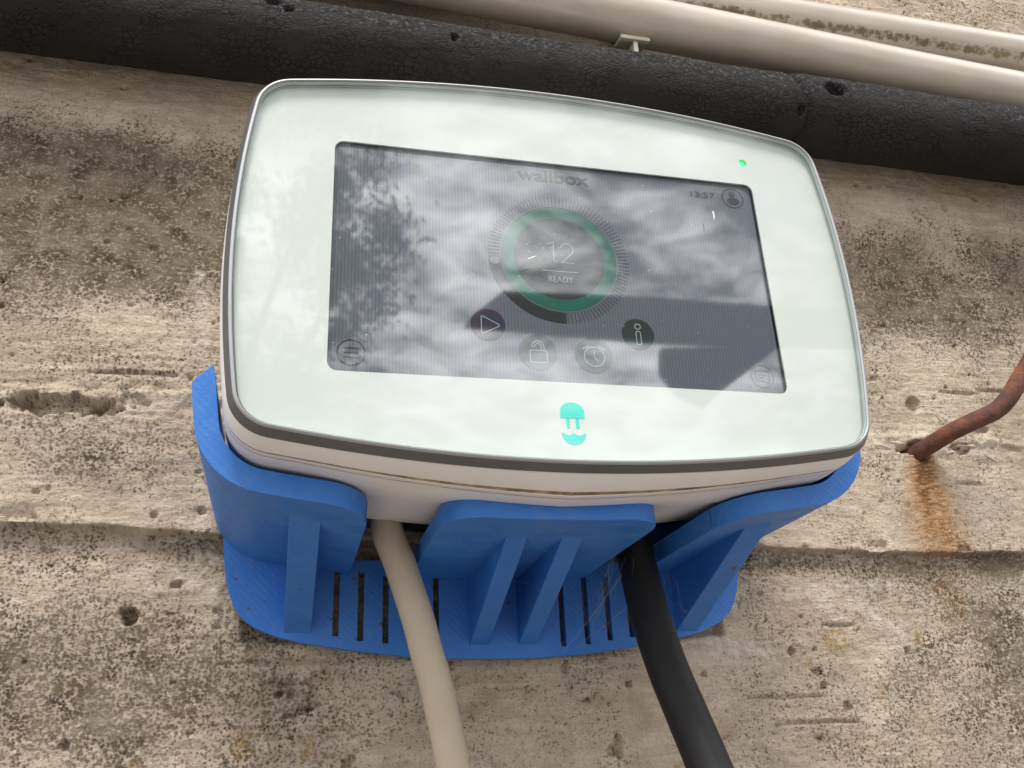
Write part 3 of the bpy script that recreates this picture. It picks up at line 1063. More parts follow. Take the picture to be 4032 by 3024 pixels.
mesh_obj('edge_trim', *loft([(-.0026, -.0007, 0), (-.0030, -.0006, 0), (-.0033, -.0003, 0), (-.0032, .0001, 0), (-.0028, .0005, 0)]), M['trim'], ch)
mesh_obj('backing', *loft([(.0040, -.004, 0), (.0040, .0015, 0)], cap_front=True), M['black'], ch)

# printed white face behind the glass with its openings
SX0, SX1, SZ0, SZ1 = -0.0768, 0.0769, -0.0428, 0.0423
win = rrect(SX0, SZ0, SX1, SZ1, 0.0032, 8)
LEDX, LEDZ = 0.0749, 0.0521
led_hole = circle(LEDX, LEDZ, 0.00172, 28)
mesh_obj('face_panel', *prism(contour(-.0010), [win[::-1], led_hole[::-1]], 0.0, 0.0006), M['panel'], ch)
mesh_obj('glass_border', *loft([(.0004, -.0009, 0), (-.0027, -.0008, 0)]), M['glass_edge'], ch)
mesh_obj('border_line', *loft([(-.0010, -.00105, 0), (-.0013, -.00105, 0)]), M['line'], ch)
gv, gf = prism(contour(-.0011), [], -.0026, -.0006)
gf = [f for f in gf if not all(gv[i][1] > -.001 for i in f)]        # its back is bonded to the printed face
glass = mesh_obj('front_glass', gv, gf, M['glass'], ch)
# status light: lens at the bottom of a small well
wv_, wf_ = [], []
for k, (yy, r) in enumerate(((.0006, .00172), (.0011, .00160))):
    wv_ += [(x_, yy, z_) for x_, z_ in circle(LEDX, LEDZ, r, 28)]
wf_ = [tuple(reversed(f)) for f in grid_faces(2, 28, closed_cols=True)]
lw_ = mesh_obj('status_light', *flat_multi([poly2(circle(LEDX, LEDZ, .0016, 28))], .0011), M['led'], ch)
mesh_obj('light_well', wv_, [tuple(reversed(f)) for f in wf_], M['led_well'], lw_)

# teal plug emblem (printed, a hair in front of the panel)
ex = -0.0005
dome = circle(ex, -.0529, .0040, 20, 0, 180)
dome = [(x_, z_ if z_ > -.0529 else z_) for x_, z_ in dome]
dome = [(ex + .0040, -.0551)] + [(ex + (x_ - ex), -.0529 + (z_ + .0529) * .82) for x_, z_ in dome] + [(ex - .0040, -.0551)]
parts = [poly2(dome)]
for px in (-.0021, .0010):
    a = px + ex + .0005
    parts.append(poly2([(a - .0006, -.0550), (a - .0006, -.0580)] + circle(a, -.0580, .0006, 8, 180, 360) + [(a + .0006, -.0580), (a + .0006, -.0550)]))
bowl = [(ex - .0040, -.0600), (ex - .0035, -.0600)]
for i in range(1, 9):
    a = i / 8; bowl.append((ex - .0035 + .0035 * a, -.0600 - .0007 * math.sin(math.pi * a)))
for i in range(1, 9):
    a = i / 8; bowl.append((ex + .0035 * a, -.0600 - .0007 * math.sin(math.pi * a)))
bowl += [(ex + .0040, -.0600)] + [(ex + .0040 * math.cos(math.radians(t)), -.0600 + .0039 * math.sin(math.radians(t))) for t in range(-10, -171, -10)]
parts.append(poly2(bowl))
mesh_obj('plug_emblem', *flat_multi(parts, -.00008), M['teal'], ch, smooth=0)

# ------------------------------------------------------------------ display
scr = mesh_obj('screen', *flat_multi([poly2(rrect(SX0 - .001, SZ0 - .001, SX1 + .001, SZ1 + .001, .002))], .0016), M['lcd'], ch, smooth=0)
mesh_obj('bezel_mask', *flat_multi([poly2(rrect(SX0 - .0012, SZ0 - .0012, SX1 + .0012, SZ1 + .0012, .002), [rrect(SX0 + .0001, SZ0 + .0004, SX1 - .0004, SZ1 - .0002, .0003)[::-1]])], .0014), M['black'], scr, smooth=0)
Y1, Y2, Y3, Y4 = .00150, .00144, .00138, .00132
mm = .001


def ui(name, parts, y_, mat):
    return mesh_obj(name, *flat_multi(parts, y_), M[mat], scr, smooth=0)


def P(*pts):
    return [(a * mm, b * mm) for a, b in pts]


ui('brand_lettering', [text2('wallbox', -.0135, .0352, .0128, .0403, offset=0.022)], Y1, 'ui_grey')
ui('clock_time', [text2('13:57', .0522, .0354, .0618, .0380, offset=0.008)], Y1, 'ui_grey')
DX, DZ = -.00025, .0042
ticks = []
for k in range(108):
    a = math.radians(90 + 360 * k / 108)
    deg = (math.degrees(a)) % 360
    if 187 < deg < 272:
        continue
    u = Vector((math.cos(a), math.sin(a)))
    ticks.append(stroke([(DX + u.x * .0210, DZ + u.y * .0210), (DX + u.x * .0250, DZ + u.y * .0250)], .00034))
ui('dial_ticks', ticks, Y1, 'ui_disc')
arc = circle(DX, DZ, .0250, 40, 187, 272) + circle(DX, DZ, .0210, 40, 187, 272)[::-1]
ui('dial_arc', [poly2(arc)], Y1, 'ui_dark')
kx, kz = DX + .0230 * math.cos(math.radians(187)), DZ + .0230 * math.sin(math.radians(187))
kn = ui('dial_knob', [poly2(circle(kx, kz, .0019, 24))], Y2, 'ui_disc')
ui('dial_knob_centre', [poly2(circle(kx, kz, .0016, 24))], Y3, 'ui_faint')
ui('dial_ring', [poly2(circle(DX, DZ, .0204, 72), [circle(DX, DZ, .0160, 72)[::-1]])], Y1, 'ui_green')
ui('dial_ring_line', [stroke(circle(DX, DZ, .0207, 72), .00028, True)], Y1, 'ui_faint')
ui('dial_core', [poly2(circle(DX, DZ, .0160, 64))], Y2, 'ui_core')
ui('amperes_lettering', [text2('AMPERES', -.0047, .0125, .0047, .0141, offset=-0.012)], Y3, 'ui_faint')
two = circle(2.5 * mm, 7.9 * mm, 2.2 * mm, 14, 170, -25) + P((4.2, 6.3), (0.3, 2.5), (4.6, 2.5))
ui('amperes_figure', [stroke(P((-4.6, 9.4), (-2.2, 10.3), (-2.4, 2.5)), .00026), stroke(two, .00026)], Y3, 'ui_light')
ui('dial_rule', [stroke(P((-6.6, -1.1), (5.85, -1.1)), .00026)], Y3, 'ui_light')
ui('ready_lettering', [text2('READY', -.0047, -.0052, .0040, -.0031, offset=-0.008)], Y3, 'ui_light')


def button(name, cx_, cz_, r, mat, strokes, lines='ui_light', w=.00030):
    b0 = ui(name, [poly2(circle(cx_, cz_, r, 40))], Y1, mat)
    ui(name + '_symbol', [stroke(s, w, c) for s, c in strokes], Y2, lines)
    return b0


tri_ = P((-28.4, -20.4), (-28.1, -20.1), (-27.8, -20.1), (-22.6, -22.9), (-22.5, -23.2), (-22.6, -23.5), (-27.9, -26.3), (-28.2, -26.3), (-28.4, -26.0))
button('play_button', -.0262, -.0231, .00575, 'ui_navy', [(tri_, True)])
shk = P((-11.4, -30.2), (-11.9, -29.9)) + circle(-9.95 * mm, -29.9 * mm, 2.0 * mm, 12, 180, 0) + P((-7.95, -31.2))
shk2 = P((-11.4, -30.2), (-11.0, -29.9)) + circle(-9.95 * mm, -29.9 * mm, 1.1 * mm, 12, 180, 0) + P((-8.85, -31.2))
button('unlock_button', -.0100, -.0320, .0064, 'ui_disc', [(rrect(-.0127, -.0356, -.0070, -.0313, .0005, 3), True), (shk, False), (shk2, False)])
button('timer_button', .0090, -.0320, .0064, 'ui_disc',
       [(circle(9.15 * mm, -32.35 * mm, 3.5 * mm, 32), True), (P((5.2, -29.8), (7.6, -28.5)), False), (P((10.7, -28.4), (13.0, -29.8)), False), (P((9.15, -30.4), (9.1, -32.6), (10.4, -33.9)), False)])
button('info_button', .0253, -.0230, .00575, 'ui_info', [(circle(25.4 * mm, -20.2 * mm, 1.0 * mm, 16), True), (rrect(.0246, -.0270, .0262, -.0219, .0006, 3), True)])
ui('menu_icon', [stroke(circle(-69.6 * mm, -35.8 * mm, 4.25 * mm, 40), .00042, True)] + [stroke(P((-71.9, z_), (-67.3, z_)), .00036) for z_ in (-34.25, -35.8, -37.4)], Y1, 'ui_dark')
body_ = [(69.15 * mm + 2.5 * mm * math.cos(t), 35.2 * mm + 1.6 * mm * math.sin(t)) for t in [i * 2 * math.pi / 28 for i in range(28)]]
ui('user_icon', [stroke(circle(69.1 * mm, 36.55 * mm, 4.15 * mm, 40), .00038, True), poly2(circle(69.05 * mm, 38.3 * mm, 1.27 * mm, 20)), poly2(body_)], Y1, 'ui_grey')
ui('message_icon', [stroke(circle(69.05 * mm, -36.0 * mm, 4.15 * mm, 40), .00028, True),
                    stroke(P((66.6, -34.0), (71.6, -34.0), (71.5, -37.4), (71.1, -38.7), (69.6, -37.75), (66.6, -37.75)), .00030, True),
                    stroke(P((67.6, -35.5), (70.6, -35.5)), .0003), stroke(P((67.6, -36.5), (69.6, -36.5)), .0003)], Y1, 'ui_disc')

# dust and a scuff on the glass
sp_parts = []
rr = random.Random(11)
for k in range(150):
    x_, z_ = rr.uniform(-.076, .076), rr.uniform(-.042, .042)
    if k > 115:
        x_, z_ = rr.uniform(-.10, .10), rr.choice([rr.uniform(-.064, -.045), rr.uniform(.045, .064)])
    elif rr.random() < .3:
        x_, z_ = rr.gauss(-.008, .004), rr.gauss(.003, .004)
    r = rr.choice([.00006, .00008, .0001, .00013])
    sp_parts.append(poly2([(x_ + r * rr.uniform(.6, 1.5) * math.cos(a), z_ + r * rr.uniform(.6, 1.4) * math.sin(a)) for a in (0, 1.05, 2.1, 3.1, 4.2, 5.2)]))
sp_parts.append(poly2(P((57.6, 27.0), (58.1, 26.8), (58.2, 24.6), (57.6, 23.0), (57.7, 24.8))))
sp_parts.append(poly2(P((-12.6, 0.5), (-10.6, 1.5), (-9.5, 1.7), (-11, 0.9), (-12.9, 0.1))))
#sp_parts.append(poly2(P((-86.8, 62.0), (-86.1, 62.0), (-86.3, 57.5), (-87.0, 55.0), (-86.8, 58))))
ds = mesh_obj('dust_specks', *flat_multi(sp_parts, -.00268), M['dust'], glass, smooth=0)
ds['kind'] = 'stuff'

# ------------------------------------------------------------------ printed bracket
br = thing('printed_bracket', 'blue 3D-printed cradle holding the charger from below, with ribs and slotted back plate', 'bracket', (0, .1170, -.1139))
PY0, PY1 = .1150, .1186
hp = [(0, -113.9), (20, -113.5), (35, -112.6), (58, -109.9), (78, -106.6), (88, -104.2), (96, -101.0), (101.5, -97.2), (105, -92.2), (107.4, -86), (109.2, -78), (110.4, -68), (111.2, -55), (111.5, -42), (110.5, -36), (107, -33)]
outl = [(x_ * mm, z_ * mm) for x_, z_ in hp] + [(-x_ * mm, z_ * mm) for x_, z_ in reversed(hp[1:])]
slots = []
for s in (-1, 1):
    for c_, zb in ((26.3, -109.6), (36.8, -108.8), (46.6, -107.4), (56.4, -106.2), (66.0, -104.3)):
        zt = -80.8 if c_ < 50 else (-79.2 if c_ < 60 else -77.8)
        c0 = s * c_ * mm
        slots.append([(c0 - .0012, zb * mm), (c0 - .0012, zt * mm), (c0 + .0012, zt * mm), (c0 + .0012, zb * mm)])


def plate_mesh():
    """plate cut into upright strips so that every slot is a real opening"""
    hx = [p[0] * mm for p in hp[:14]]; hz = [p[1] * mm for p in hp[:14]]
    zb = lambda x_: float(np.interp(abs(x_), hx, hz))
    zt = lambda x_: -.0745 if abs(x_) < .0616 else -.033 - .006 * max(0.0, (abs(x_) - .106) / .0055)
    br_ = set([round(v, 6) for v in hx] + [round(-v, 6) for v in hx])
    for lp in slots:
        br_.update((round(lp[0][0], 6), round(lp[2][0], 6)))
    for k in range(-22, 23):
        br_.add(round(k * .005, 6))
    br_.update((-.0617, -.0615, .0615, .0617))
    bx = sorted(br_)
    cells = []
    for a, b in zip(bx[:-1], bx[1:]):
        c_ = (a + b) / 2
        sl = [lp for lp in slots if lp[0][0] - 1e-6 < c_ < lp[2][0] + 1e-6]
        if sl:
            cells += [[(a, zb(a)), (b, zb(b)), (b, sl[0][0][1]), (a, sl[0][0][1])], [(a, sl[0][1][1]), (b, sl[0][1][1]), (b, zt(b)), (a, zt(a))]]
        else:
            zs_ = [None]
            cells.append([(a, zb(a)), (b, zb(b)), (b, zt(b)), (a, zt(a))])
    V, F = [], []
    for c_ in cells:
        k = len(V)
        V += [(x_, PY0, z_) for x_, z_ in c_] + [(x_, PY1, z_) for x_, z_ in c_]
        F += [(k, k + 1, k + 2, k + 3), (k + 7, k + 6, k + 5, k + 4)]
        for i in (0, 2):
            j = (i + 1) % 4
            F.append((k + j, k + i, k + 4 + i, k + 4 + j))
    k = len(V)
    V += [(-.0616, PY0, -.0745), (.0616, PY0, -.0745), (.0616, PY1, -.0745), (-.0616, PY1, -.0745)]
    F.append((k, k + 1, k + 2, k + 3))
    for lp in slots:
        for i in (0, 2):
            (xa, za), (xb, zb_) = lp[i], lp[i + 1]
            k = len(V)
            V += [(xa, PY0, za), (xb, PY0, zb_), (xb, PY1, zb_), (xa, PY1, za)]
            F.append((k, k + 1, k + 2, k + 3))
    for s_ in (-1, 1):
        xa = s_ * bx[-1]
        k = len(V)
        V += [(xa, PY0, zb(xa)), (xa, PY0, zt(xa)), (xa, PY1, zt(xa)), (xa, PY1, zb(xa))]
        F.append((k, k + 1, k + 2, k + 3))
    return V, F


mesh_obj('back_plate', *plate_mesh(), M['blue'], br, smooth=0)


def cradle_wall(name, pts_in, pts_out, yfront):
    V = []
    n = len(pts_in)
    for (a, b, yf) in zip(pts_in, pts_out, yfront):
        V += [(a[0], yf, a[1]), (b[0], yf, b[1]), (b[0], PY0 + .0008, b[1]), (a[0], PY0 + .0008, a[1])]
    F = grid_faces(n, 4, closed_cols=True)
    F.append((3, 2, 1, 0)); k = (n - 1) * 4
    F.append((k, k + 1, k + 2, k + 3))
    return mesh_obj(name, V, F, M['blue'], br, bevel=.0005, smooth=40)


def cut_section(din, dout, x_from, x_to, ry):
    """part of the outline between two x on the underside; side arms when x_from is None"""
    ci, co_ = contour(din, nt=60, ns=40, nc=16), contour(dout, nt=60, ns=40, nc=16)
    return ci, co_


RIMY = .0210
ci = contour(.0055, nt=60, ns=40, nc=16)
co_ = contour(.0128, nt=60, ns=40, nc=16)
pairs = list(zip(ci, co_))
left = [(a, b) for a, b in pairs if a[0] < -.0605 and a[1] < -.0355]
left.sort(key=lambda p: (p[0][0] if p[0][1] < -.055 else -.2 - p[0][1]))
left = [(( -.1112, -.0335), (-.1165, -.0388))] + [p for p in left if p[1][1] < -.0395]
left.append(((-.0610, left[-1][0][1] - .0002), (-.0610, left[-1][1][1] - .0002)))


def front_y(x_, x_start, x_end, ry):
    """rounded front corner between |x|=x_start (rim) and |x|=x_end"""
    t = (x_start - abs(x_)) / (x_start - x_end)
    if t <= 0:
        return RIMY
    t = min(t, 1.0)
    return RIMY + ry * (1 - math.sqrt(max(0.0, 1 - t * t)))


def refine(sec, x_start, x_end):
    """add stations where the front corner rounds off"""
    out = []
    for i in range(len(sec) - 1):
        (a, b), (c_, d_) = sec[i], sec[i + 1]
        out.append((a, b))
        if min(abs(a[0]), abs(c_[0])) < x_start:
            for k in range(1, 5):
                t = k / 5
                out.append((tuple(Vector(a).lerp(Vector(c_), t)), tuple(Vector(b).lerp(Vector(d_), t))))
    out.append(sec[-1])
    return out


left = refine(left, .0752, .0610)
cradle_wall('side_wall', [p[0] for p in left], [p[1] for p in left], [front_y(p[0][0], .0752, .0610, .0170) for p in left])
right = [((-a[0], a[1]), (-b[0], b[1])) for a, b in left][::-1]
cradle_wall('side_wall', [p[0] for p in right], [p[1] for p in right], [front_y(p[0][0], .0752, .0610, .0170) for p in right])
sh = []
xe = .0375
for i in range(61):
    x_ = -xe + 2 * xe * i / 60
    zi = CZ - (CH - KT * x_ * x_) - .0050
    zo = CZ - (CH - KT * x_ * x_ * .6) - .0116
    sh.append(((x_, zi), (x_, zo)))
cradle_wall('middle_shelf', [p[0] for p in sh], [p[1] for p in sh], [front_y(p[0][0], .0245, .0375, .0160) for p in sh])
for xa, xb, zt, zf, yt in ((-.0856, -.0754, -.0768, -.1030, .040), (-.0129, -.0053, -.0815, -.1086, .043), (.0072, .0148, -.0815, -.1086, .043), (.0765, .0860, -.0768, -.1042, .040)):
    V = []
    for x_ in (xa, xb):
        V += [(x_, yt, zt), (x_, PY0 + .0006, zf), (x_, PY0 + .0006, zt + .004), (x_, yt, zt + .004)]
    mesh_obj('rib', V, [(0, 1, 2, 3), (7, 6, 5, 4), (0, 4, 5, 1), (1, 5, 6, 2), (2, 6, 7, 3), (3, 7, 4, 0)], M['blue'], br, bevel=.0003)

# ------------------------------------------------------------------ cables
bp_ = [(-.0510, .0875, -.050), (-.0502, .0860, -.062), (-.0490, .0840, -.0715), (-.0450, .0840, -.0818), (-.0409, .0845, -.0937), (-.0375, .0850, -.1039), (-.0344, .0860, -.1152), (-.0310, .0875, -.1260), (-.0244, .0920, -.1537), (-.0200, .096, -.18), (-.014, .100, -.26), (-.014, .100, -.45), (-.020, .098, -.80), (-.022, .100, -1.22)]
cb = thing('beige_cable', 'round beige cable hanging from the charger, left of the black cable', 'cable', (-.022, .10, -1.22))
mesh_obj('sheath', *tube(smooth_path(bp_, 150), .0060, 28), M['beige'], cb)
mesh_obj('gland', *tube([Vector((-.0505, .0875, -.050)), Vector((-.0503, .0870, -.058)), Vector((-.0497, .0860, -.0655))], [.0092, .0092, .0078], 24), M['rubber'], cb)
kp = [(.0500, .0925, -.050), (.0500, .0890, -.064), (.0497, .0860, -.0756), (.0491, .0830, -.0819), (.0481, .0740, -.1015), (.0492, .0655, -.1218), (.0519, .0575, -.1407), (.0544, .0500, -.1578), (.058, .043, -.18), (.068, .036, -.25), (.085, .036, -.45), (.095, .045, -.8), (.10, .055, -1.22)]
cbk = thing('black_cable', 'thick black cable hanging from the charger, right of the beige cable', 'cable', (.10, .055, -1.22))
mesh_obj('sheath', *tube(smooth_path(kp, 150), .0075, 28), M['blackcable'], cbk)
mesh_obj('gland', *tube([Vector((.0500, .0925, -.050)), Vector((.0500, .091, -.057)), Vector((.0500, .0895, -.063))], [.0105, .0105, .009], 24), M['rubber'], cbk)

# ------------------------------------------------------------------ pipes above
def attr_float(o, name, vals):
    at = o.data.attributes.new(name, 'FLOAT', 'POINT')
    at.data.foreach_set('value', np.array(vals, dtype=np.float32))


def insulated_pipe():
    xs = axis(-0.26, 0.42, 0.0013, -2.4, 2.4)
    seg = 120
    n = len(xs)
    ang = np.linspace(0, 2 * np.pi, seg, endpoint=False)
    XX, AA = np.meshgrid(xs, ang, indexing='ij')
    zc = np.interp(xs, [-2.4, -.2, .33, 2.4], [.180, .1732, .1662, .160]) + 0.0010 * fbm(xs * 7, xs * 0, 3, 2)
    yc = .0968 + 0.0008 * fbm(xs * 9, xs * 0, 6, 2)
    r = np.full_like(XX, .0203)
    cyc = AA / (2 * np.pi)
    # periodic noise through cylinder coords
    cxx, cyy = np.cos(AA) * .0203, np.sin(AA) * .0203
    r = r + 0.0006 * fbm(XX * 26 + cxx * 40, cyy * 60 + 5, 13, 3)
    r = r + 0.0003 * fbm(XX * 180, AA * 9, 14, 3)
    top = np.clip(np.sin(AA), 0, 1)        # a = 90 deg is up
    weather = sstep(-0.25, 0.40, np.sin(AA) + 0.5 * fbm(XX * 40, AA * 3, 15, 3))
    r = r + weather * 0.0009 * fbm(XX * 520, AA * 22, 16, 2)
    # joint between two lengths of foam
    r = r - 0.0020 * np.exp(-((XX - .1660 - 0.003 * np.sin(AA * 2)) / .0013) ** 2)
    r = r + 0.0010 * (XX > .1665)

    def dent(x, a, rx, ra, d):
        da = np.angle(np.exp(1j * (AA - a)))
        q = np.hypot((XX - x) / rx, da / ra) + 0.3 * fbm(XX * 300, AA * 12, 19, 2)
        return -d * (1 - sstep(0.5, 1.1, q))
    # angle: 180 deg faces the camera side (-Y), 90 deg up
    r = r + dent(.186, math.radians(172), .0065, .24, .0065)
    r = r + dent(-.105, math.radians(160), .0045, .18, .0050)
    r = r + dent(-.098, math.radians(170), .0030, .12, .0035)
    r = r + dent(-.02, math.radians(178), .0020, .12, .003)
    r = r + dent(.165, math.radians(215), .0022, .16, .003)
    yv = yc[:, None] + r * np.cos(AA)
    zv = zc[:, None] + r * np.sin(AA)
    V = np.stack([XX.ravel(), yv.ravel(), zv.ravel()], 1)
    F = [tuple(reversed(f)) for f in grid_faces(n, seg, closed_cols=True)]
    F += [tuple(range(seg)), tuple(reversed(range((n - 1) * seg, n * seg)))]
    o = mesh_obj('insulated_pipe', V.tolist(), F, M['foam'], base=(0, .0968, .17), smooth=0)
    for p in o.data.polygons:
        p.use_smooth = True
    attr_float(o, 'weather', weather.ravel())
    return tag(o, 'black foam-lagged pipe with crazed surface running along the wall above the charger', 'pipe')


insulated_pipe()


def white_pipe(name, pts, r, label, algae):
    path = smooth_path(pts, 160)
    V, F = tube(path, r, 48)
    b_ = path[80]
    o = mesh_obj(name, V, F, M['pvc'], base=(b_.x, b_.y, b_.z))
    vals = []
    for i, v in enumerate(V):
        k = min(i // 48, len(path) - 1)
        vals.append(algae(v, path[k]))
    attr_float(o, 'algae', vals)
    return tag(o, label, 'pipe', )


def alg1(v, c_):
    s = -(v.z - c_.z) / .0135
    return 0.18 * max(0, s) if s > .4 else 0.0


def alg2(v, c_):
    # grown along the low front flank
    a = math.atan2(v.z - c_.z, -(v.y - c_.y))        # 0 = facing the viewer, + up
    k = math.exp(-((a + 0.78) / (0.38 + 0.6 * min(max(v.x - .1, 0), .25))) ** 2)
    return 0.59 * k * (1 if v.x > .08 else 0.4)


white_pipe('plastic_pipe', [(-1.6, .0955, .262), (-.6, .0925, .252), (-.2, .092, .2325), (.10, .092, .2144), (.30, .092, .2022), (.42, .0915, .199), (1.0, .089, .199), (1.8, .089, .199)], .0135,
           'ivory plastic pipe held by a clip, directly above the black lagged pipe', alg1)
white_pipe('plastic_pipe', [(-1.6, .1055, .292), (-.6, .1055, .270), (-.1, .1055, .2500), (.12, .1055, .2474), (.4, .1055, .2470), (1.0, .1055, .247), (1.8, .1055, .247)], .0133,
           'topmost ivory plastic pipe, stained by algae along its underside', alg2)

# clip that carries the lower ivory pipe
cl = thing('pipe_clip', 'small grey-green plastic saddle clip under the lower ivory pipe', 'clip', (.0800, .118, .195))
PC = (.092, .2157)
V = []
x0_, x1_ = .0722, .0878
st = []
for i in range(15):
    a = math.radians(-97 + (-180 + 97) * 0 + 0) if False else math.radians(-100 + 100 * i / 14)
    st.append(a)
for a in st:      # cradle arm round the underside to the back of the pipe (a = -100 deg just in front of straight down, 0 = wall side)
    for rad in (.0137, .0158):
        for x_ in (x0_, x1_):
            V.append((x_, PC[0] + rad * math.cos(a), PC[1] + rad * math.sin(a)))
F = []
for i in range(14):
    a, b = i * 4, i * 4 + 4
    F += [(a, a + 1, b + 1, b), (a + 2, b + 2, b + 3, a + 3), (a, b, b + 2, a + 2), (a + 1, a + 3, b + 3, b + 1)]
F += [(0, 2, 3, 1), (56, 57, 59, 58)]
mesh_obj('cradle_arm', V, F, M['clip'], cl, bevel=.0003)


def box(x0, x1, y0, y1, z0, z1):
    V = [(x, y, z) for x in (x0, x1) for y in (y0, y1) for z in (z0, z1)]
    return V, [(0, 1, 3, 2), (4, 6, 7, 5), (0, 4, 5, 1), (2, 3, 7, 6), (0, 2, 6, 4), (1, 5, 7, 3)]


mesh_obj('lip', *box(x0_ - .0004, x1_ + .0004, .0880, .0908, .1980, .2006), M['clip'], cl, bevel=.0004)
V, F = box(.0790, .0815, .0895, .1200, .1880, .1996)
mesh_obj('web', [(x, y, z if z > .19 else (.1905 if y < .1 else .1860)) for x, y, z in V], F, M['clip'], cl, bevel=.0003)
mesh_obj('foot', *box(.0735, .0865, .1085, .1205, .1960, .2330), M['clip'], cl, bevel=.0004)

# ------------------------------------------------------------------ rusty bar
rp = [(.2140, .1420, -.0200), (.2185, .1270, -.0180), (.2217, .1160, -.0160), (.2293, .1040, -.0115), (.2386, .0985, -.0076), (.2480, .0940, -.0038), (.2548, .0910, .0021), (.2613, .0890, .0103), (.2679, .0870, .0186), (.2793, .0850, .0338), (.300, .083, .070), (.315, .088, .095), (.330, .105, .106), (.345, .130, .110)]
V, F = tube(smooth_path(rp, 140), .0043, 24)
rb_ = random.Random(5)
V = [v + Vector((rb_.uniform(-1, 1), rb_.uniform(-1, 1), rb_.uniform(-1, 1))) * .00006 for v in V]
o = mesh_obj('rusty_bar', V, F, M['rust'], base=(.221, .119, -.0165))
tag(o, 'bent rusty steel bar coming out of the wall above a rust stain', 'steel bar')

# ------------------------------------------------------------------ cobweb around the black cable
wv2, wf2 = [], []
wr = random.Random(21)


def strand(a, b, r, sag):
    a, b = Vector(a), Vector(b)
    pts = []
    for i in range(9):
        t = i / 8
        p = a.lerp(b, t)
        p.z -= sag * 4 * t * (1 - t)
        p += Vector((wr.uniform(-1, 1), wr.uniform(-1, 1), wr.uniform(-1, 1))) * .0005
        pts.append(p)
    v, f = tube(pts, r, 4, cap=False)
    k = len(wv2)
    wv2.extend(v)
    wf2.extend([tuple(i + k for i in q) for q in f])


for k in range(12):
    zt = wr.uniform(-.083, -.10)
    strand((wr.uniform(.028, .040), wr.uniform(.06, .09), wr.uniform(-.0835, -.086)), (wr.uniform(.028, .052), wr.uniform(.075, .113), wr.uniform(-.090, -.106)), .000023, wr.uniform(0, .004))
for k in range(11):
    strand((wr.uniform(.054, .058), wr.uniform(.060, .078), wr.uniform(-.085, -.115)), (wr.uniform(.060, .080), wr.uniform(.08, .113), wr.uniform(-.083, -.104)), .000023, wr.uniform(0, .004))
strand((.024, .112, -.1125), (.040, .078, -.088), .00007, .001)
strand((.030, .112, -.1105), (.046, .074, -.096), .00006, .001)
strand((.0, .1, -.084), (.012, .09, -.085), .00007, .003)
o = mesh_obj('cobweb', wv2, wf2, M['web'], base=(.05, .09, -.1), smooth=0)
tag(o, 'wispy grey cobweb strung around the black cable under the bracket', 'cobweb')

# ------------------------------------------------------------------ what the glass mirrors: an open canopy and a tree in front of the wall
cn = thing('timber_canopy', 'dark timber canopy edge mirrored across the lower half of the screen', 'canopy', (1.9, -4.1, -Z0))
mesh_obj('fascia_beam', *prism([(.98, 2.285), (1.11, 2.29), (1.81, 2.32), (2.52, 2.32), (5.2, 2.40), (5.2, 2.19), (2.58, 2.10), (1.85, 2.075), (1.2, 2.09), (.78, 2.10)][::-1], [], -4.0, -4.12), M['roof'], cn, smooth=0)
mesh_obj('gable_board', *prism([(2.06, 2.20), (2.86, 2.26), (2.84, 2.31), (2.41, 1.93), (2.30, 1.83), (2.14, 1.90), (2.04, 2.04)], [], -4.4, -4.46), M['roof'], cn, smooth=0)
for px in (4.1, 5.1):
    mesh_obj('post', *box(px - .06, px + .06, -4.24, -4.125, -Z0, 2.30), M['roof'], cn)

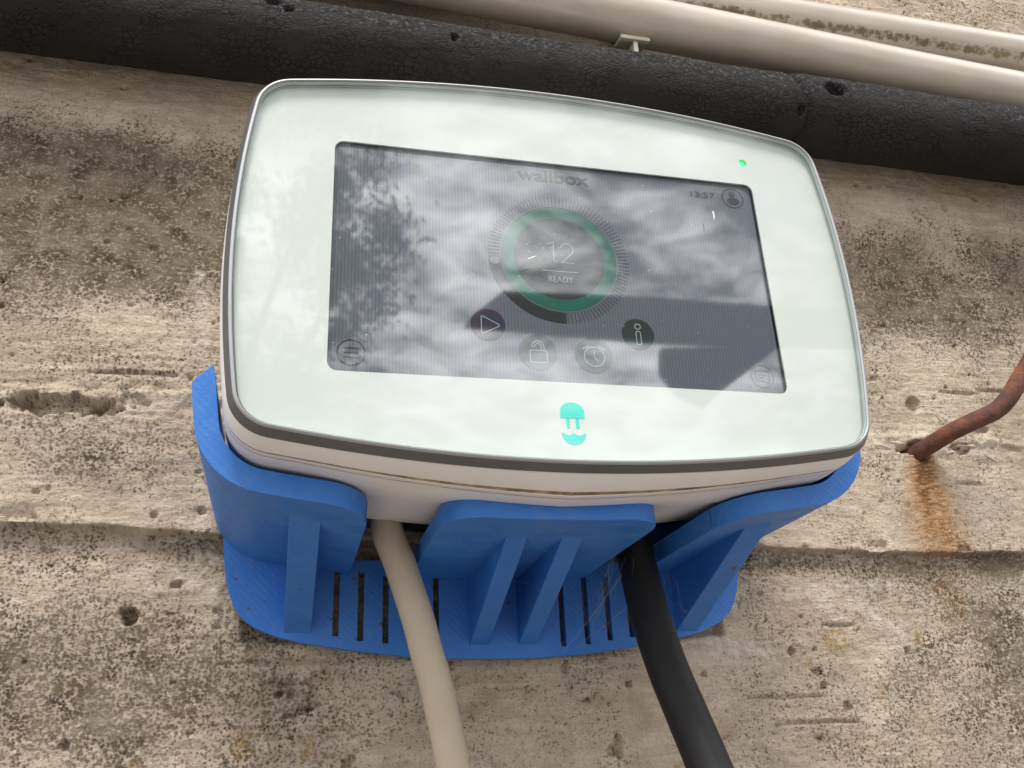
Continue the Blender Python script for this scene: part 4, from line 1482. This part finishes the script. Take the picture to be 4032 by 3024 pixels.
tr = thing('leafy_tree', 'leafy tree mirrored in the left side of the screen', 'tree', (-.7, -6.2, -Z0))
mesh_obj('trunk', *tube(smooth_path([(-.7, -6.2, -Z0 - .05), (-.68, -6.2, 0.3), (-.62, -6.25, 1.6), (-.66, -6.3, 2.6), (-.6, -6.3, 3.9)], 20), [.17 - .006 * i for i in range(21)], 10), M['bark'], tr)
tr_r = random.Random(9)
centres = []
for k in range(8):
    tip = (tr_r.uniform(-1.9, .45), -6.2 + tr_r.uniform(-.9, .9), tr_r.uniform(2.6, 5.0))
    base_p = (-.65, -6.25, tr_r.uniform(1.2, 3.2))
    mid = tuple((a + b) / 2 + tr_r.uniform(-.15, .15) for a, b in zip(base_p, tip))
    mesh_obj('limb', *tube(smooth_path([base_p, mid, tip], 8), [.055 - .005 * i for i in range(9)], 7), M['bark'], tr)
    centres.append(tip)
for k in range(34):
    a = tr_r.uniform(0, 6.283); rr_ = math.sqrt(tr_r.random())
    centres.append((-.75 + 1.35 * rr_ * math.cos(a), -6.2 + tr_r.uniform(-.9, .9), 3.6 + 1.65 * rr_ * math.sin(a)))
centres += [(.42, -6.0, 4.55), (.50, -6.0, 3.95), (.36, -6.1, 3.7), (.62, -6.0, 3.75), (.1, -6, 3.3), (.5, -6.1, 3.3), (.1, -6, 4.3)]
LV, LF = [], []
for c_ in centres:
    for k in range(230):
        p = Vector(c_) + Vector((tr_r.gauss(0, .11), tr_r.gauss(0, .16), tr_r.gauss(0, .09)))
        u = Vector((tr_r.uniform(-1, 1), tr_r.uniform(-1, 1), tr_r.uniform(-1, 1))).normalized()
        w_ = u.orthogonal().normalized()
        s = tr_r.uniform(.022, .040)
        k0 = len(LV)
        LV += [p - u * s, p + w_ * s * .45, p + u * s, p - w_ * s * .45]
        LF.append((k0, k0 + 1, k0 + 2, k0 + 3))
lo = mesh_obj('crown', LV, LF, M['leaf'], tr, smooth=0)

# ------------------------------------------------------------------ render settings
scene.cycles.max_bounces = 7
scene.cycles.diffuse_bounces = 3
scene.cycles.glossy_bounces = 4
scene.cycles.use_adaptive_sampling = True
scene.cycles.adaptive_threshold = 0.015
scene.cycles.caustics_reflective = False
scene.cycles.caustics_refractive = False
world.cycles.sampling_method = 'MANUAL'
world.cycles.sample_map_resolution = 512
scene.cycles.transparent_max_bounces = 12
scene.cycles.use_denoising = True
